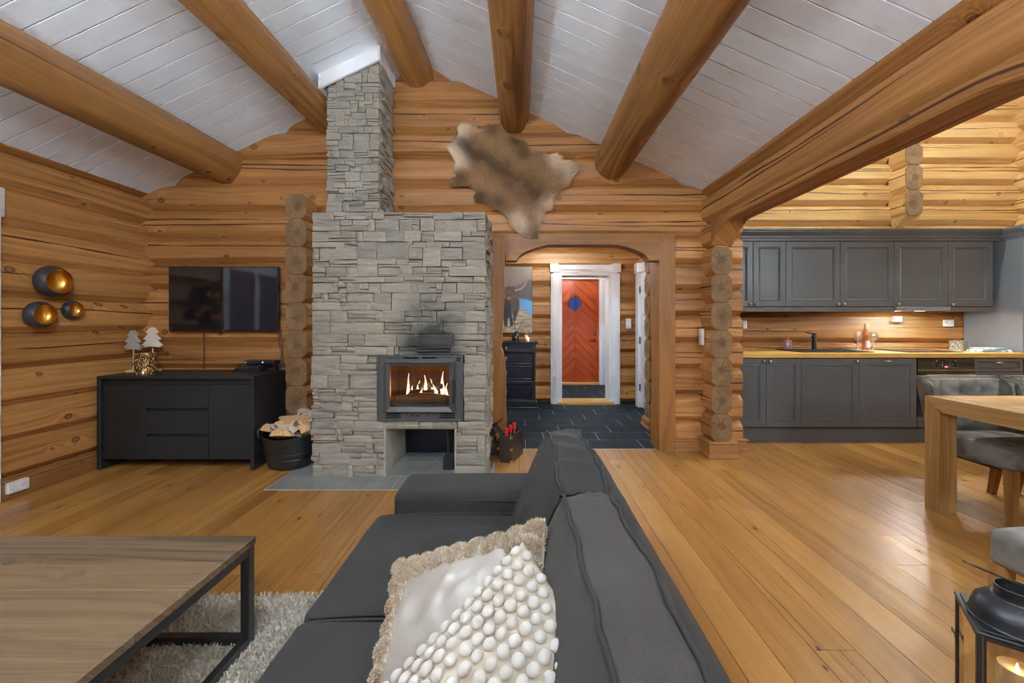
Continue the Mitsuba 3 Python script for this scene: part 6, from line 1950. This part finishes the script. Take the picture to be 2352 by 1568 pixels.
for z0, z1 in ((0.135, 0.375), (0.435, 0.625), (0.655, 0.825), (0.85, 0.925)):
    d = part(dr_, 'drawer', ring_panel(dx0 + 0.085, dx1 - 0.068, z0, z1, dy0 + 0.002, [(0, 0.004), (0.004, 0.0), (0.008, 0.0), (0.014, 0.004)]), 'dusk_tint_black')
    part(d, 'pull', join(move(lathe([(0.001, 0), (0.014, 0), (0.012, 0.010), (0.001, 0.012)], 14), rotx(90), (-0.213, dy0, (z0 + z1) / 2 + 0.012)), cbox(-0.222, -0.204, dy0 - 0.016, dy0 - 0.008, (z0 + z1) / 2 - 0.03, (z0 + z1) / 2 + 0.01, 0.003)), 'steel', smooth=30)
for z in (0.40, 0.838, 0.118):
    part(dr_, 'ledge', cbox(dx0 + 0.05, dx1 - 0.03, dy0 - 0.010, dy0 + 0.02, z - 0.009, z + 0.009, 0.004), 'black_paint')
for x in (dx0 + 0.04, dx1 - 0.034):
    part(dr_, 'column', move(lathe([(0.001, 0.41), (0.026, 0.41), (0.026, 0.43), (0.018, 0.44), (0.024, 0.455), (0.018, 0.47), (0.021, 0.62), (0.018, 0.78), (0.024, 0.79), (0.018, 0.80), (0.026, 0.81), (0.026, 0.83), (0.001, 0.83)], 20), None, (x, dy0 + 0.004, 0)), 'black_paint', smooth=40)
df = thing('reed_diffuser', 'black glass diffuser bottle with two reeds on the hall dresser', 'diffuser')
X_, Y_ = -0.065, 5.98
part(df, 'bottle', move(lathe([(0.001, 0), (0.058, 0), (0.064, 0.03), (0.060, 0.085), (0.045, 0.108), (0.020, 0.116), (0.018, 0.15), (0.001, 0.15)], 28), None, (X_, Y_, dz)), 'black_gloss', smooth=40)
part(df, 'label', move(lathe([(0.001, 0), (0.012, 0), (0.012, 0.002), (0.001, 0.002)], 16), rotx(90), (X_ - 0.005, Y_ - 0.063, dz + 0.06)), 'gold_leaf')
for s in ((-0.05, 0.20), (0.11, 0.17)):
    part(df, 'reed', tube([(X_, Y_, dz + 0.12), (X_ + s[0], Y_ + 0.01, dz + 0.15 + s[1])], 0.0035, 6), 'dark_iron')
hc = thing('tealight_holder', 'diamond cut clear glass candle holder glowing on the hall dresser', 'candle holder')
X_, Y_ = 0.10, 5.98
a = np.linspace(0, 2 * PI, 24, endpoint=False)
rows = []
for k in range(13):
    rows.append([(X_ + (0.058 + 0.0025 * ((i + k) % 2)) * math.cos(t), Y_ + (0.058 + 0.0025 * ((i + k) % 2)) * math.sin(t), dz + 0.185 * k / 12) for i, t in enumerate(a)])
part(hc, 'glass', vf((np.array(rows).reshape(-1, 3), grid_faces(13, 24, True))), 'crystal')
part(hc, 'rim', move(lathe([(0.056, 0.18), (0.060, 0.186), (0.056, 0.190)], 24, False), None, (X_, Y_, dz)), 'stem_glass')
part(hc, 'candle', move(lathe([(0.001, 0.002), (0.03, 0.002), (0.03, 0.03), (0.001, 0.03)], 20), None, (X_, Y_, dz)), 'candle_wax')
part(hc, 'flame', move(lathe([(0.001, 0.03), (0.009, 0.05), (0.001, 0.08)], 12), None, (X_, Y_, dz)), 'lamp_glass', **glow((26.0, 16.0, 7.0)))


def cattle_picture():
    import shapely
    p = thing('canvas_picture', 'large canvas print of a shaggy long-horned bull hanging behind the dresser', 'picture')
    x0, x1, z0, z1 = -0.60, 0.182, 1.105, 2.128
    part(p, 'stretcher', cbox(x0, x1, YH - 0.035, YH + 0.02, z0, z1, 0.004), 'charred')
    nx, nz = 150, 196
    X, Z = np.meshgrid(np.linspace(x0 + 0.002, x1 - 0.002, nx), np.linspace(z0 + 0.002, z1 - 0.002, nz), indexing='ij')
    P = np.stack([X.ravel(), Z.ravel()], 1)
    n1 = meshkit.fbm(np.c_[P * [3, 5], P[:, :1] * 0], 4)
    n2 = meshkit.fbm(np.c_[P * [16, 60], P[:, :1] * 0], 3)
    col = np.array(S(132, 118, 102)) * (0.75 + 0.5 * n1[:, None])
    cv = lambda *q: Polygon([(0.182 - (492 - a) / 647.0, 2.128 - (b - 52) / 647.0) for a, b in q])
    pts = shapely.points(P)

    def paint(pg, c, soft=0.0, tex=0.4, n=n2):
        w_ = shapely.contains(pg, pts).astype(float) if not soft else np.clip(0.5 - np.where(shapely.contains(pg, pts), -1, 1) * shapely.distance(pg.exterior, pts) / soft, 0, 1)
        nonlocal col
        col = col * (1 - w_[:, None]) + np.array(S(*c)) * (1 - tex / 2 + tex * n[:, None]) * w_[:, None]

    paint(cv((-20, 330), (200, 300), (330, 250), (492, 170), (492, 420), (-20, 480)), (86, 80, 77), 0.03, 0.5, n1)
    paint(cv((-20, 470), (120, 420), (260, 400), (330, 370), (430, 375), (492, 400), (492, 560), (-20, 560)), (96, 150, 206), 0.01, 0.25, n1)
    paint(cv((-20, 540), (160, 500), (300, 520), (350, 470), (400, 470), (440, 520), (492, 545), (492, 720), (-20, 720)), (166, 150, 128), 0.012, 1.8)
    paint(cv((60, 430), (120, 380), (190, 370), (300, 360), (360, 380), (362, 470), (330, 560), (310, 585), (285, 500), (250, 520), (170, 540), (100, 560), (70, 520)), (58, 40, 30), 0.008, 1.3)
    paint(cv((185, 380), (270, 375), (280, 480), (300, 640), (270, 655), (262, 560), (245, 570), (240, 650), (212, 650), (200, 540)), (24, 18, 16), 0.005, 0.6)
    paint(cv((75, 500), (120, 500), (118, 640), (90, 645)), (26, 19, 16), 0.005, 0.6)
    paint(cv((300, 500), (350, 490), (320, 600), (300, 590)), (36, 26, 21), 0.005, 0.6)
    paint(cv((195, 290), (225, 255), (300, 250), (330, 275), (360, 300), (350, 325), (300, 345), (275, 385), (235, 385), (225, 330), (190, 325)), (70, 46, 30), 0.005, 1.6)
    paint(cv((205, 290), (150, 275), (95, 235), (70, 190), (85, 190), (115, 230), (165, 262), (215, 272)), (170, 152, 132), 0.003, 0.3)
    paint(cv((310, 285), (370, 270), (410, 235), (430, 192), (438, 195), (425, 240), (385, 282), (320, 300)), (170, 152, 132), 0.003, 0.3)
    paint(cv((240, 355), (275, 350), (280, 375), (262, 388), (240, 384)), (120, 100, 90), 0.004, 0.3)
    v = np.stack([X.ravel(), np.full(X.size, YH - 0.0362), Z.ravel()], 1)
    part(p, 'canvas', vf((v, grid_faces(nx, nz))), 'print', smooth=True, color=np.clip(col, 0, 1))


cattle_picture()

# ---------------------------------------------------------------- lamps (outside the photograph's frame)
def globe_lamp(label, x, y, z, zc, r, power):
    l_ = thing('pendant_lamp', label, 'lamp')
    part(l_, 'globe', move(lathe([(0.001, -r)] + [(r * math.sin(t), -r * math.cos(t)) for t in np.linspace(0.15, PI - 0.3, 16)] + [(0.02, r)], 28), None, (x, y, z)), 'lamp_glass', smooth=True, **glow(power))
    part(l_, 'cap', move(lathe([(0.001, r * 0.93), (0.05, r * 0.93), (0.05, r + 0.05), (0.001, r + 0.06)], 20), None, (x, y, z)), 'black_metal', smooth=30)
    part(l_, 'cord', tube([(x, y, z + r), (x, y, zc)], 0.004, 6), 'black_plastic')


globe_lamp('white globe pendant over the coffee table', -1.0, 0.75, 2.48, RZ - 0.2, 0.14, PENDANT)
globe_lamp('added white globe pendant behind the sofa, unseen fill light', 0.0, -0.9, 2.85, RZ - 0.5, 0.16, REAR_FILL)
globe_lamp('added white globe pendant in the rear of the room near the kitchen side, unseen fill light', 1.0, -1.9, 2.5, RZ - 0.8, 0.16, REAR_FILL)
globe_lamp('added white globe pendant at the rear end of the dining area, unseen fill light', 3.6, -1.0, 2.4, 4.25, 0.16, REAR_FILL)
globe_lamp('added white globe pendant over the dining table, out of view', 3.9, 1.7, 2.3, 4.25, 0.14, DINING)
globe_lamp('white globe lamp under the hall ceiling', 0.55, 5.1, 2.42, 2.56, 0.10, HALL)
globe_lamp('white globe lamp by the front door', 0.95, 7.3, 2.40, 2.56, 0.10, HALL)
def uplighter(label, x, y, z):  # added out of view to brighten the ceiling
    l_ = thing('ceiling_fill_lamp', label, 'lamp')
    part(l_, 'base', move(lathe([(0.001, 0), (0.15, 0), (0.15, 0.012), (0.02, 0.03), (0.001, 0.03)], 32), None, (x, y, 0)), 'black_metal', smooth=30)
    part(l_, 'pole', tube([(x, y, 0.02), (x, y, z - 0.07)], 0.012, 12), 'black_metal', smooth=40)
    part(l_, 'bowl', move(lathe([(0.014, z - 0.10), (0.06, z - 0.085), (0.13, z - 0.04), (0.17, z + 0.02), (0.165, z + 0.02), (0.126, z - 0.03), (0.001, z - 0.035)], 40, False), None, (x, y, 0)), 'black_metal', smooth=40)
    part(l_, 'lamp', move(lathe([(0.14, z - 0.022), (0.07, z - 0.0215), (0.0005, z - 0.021)], 32, False), None, (x, y, 0)), 'lamp_glass', **glow(CEILING_FILL))


uplighter('added black floor lamp at the left end of the sofa group, unseen ceiling fill', -2.5, -0.55, 1.55)
uplighter('added black floor lamp behind the sofa back, unseen ceiling fill', 1.15, -0.35, 1.72)
for x, y in ((2.9, 4.1), (4.2, 4.1), (5.3, 4.1)):
    l_ = thing('spot_lamp', 'round white spot in the kitchen ceiling', 'lamp', 'kitchen ceiling spots')
    part(l_, 'ring', move(lathe([(0.055, -0.012), (0.07, -0.012), (0.07, 0.0), (0.055, 0.0)], 24, False), None, (x, y, 4.25)), 'white_plastic', smooth=30)
    part(l_, 'lens', move(lathe([(0.001, 4.242), (0.055, 4.242), (0.055, 4.246), (0.001, 4.246)], 24), None, (x, y, 0)), 'lamp_glass', **glow(KITCHEN))
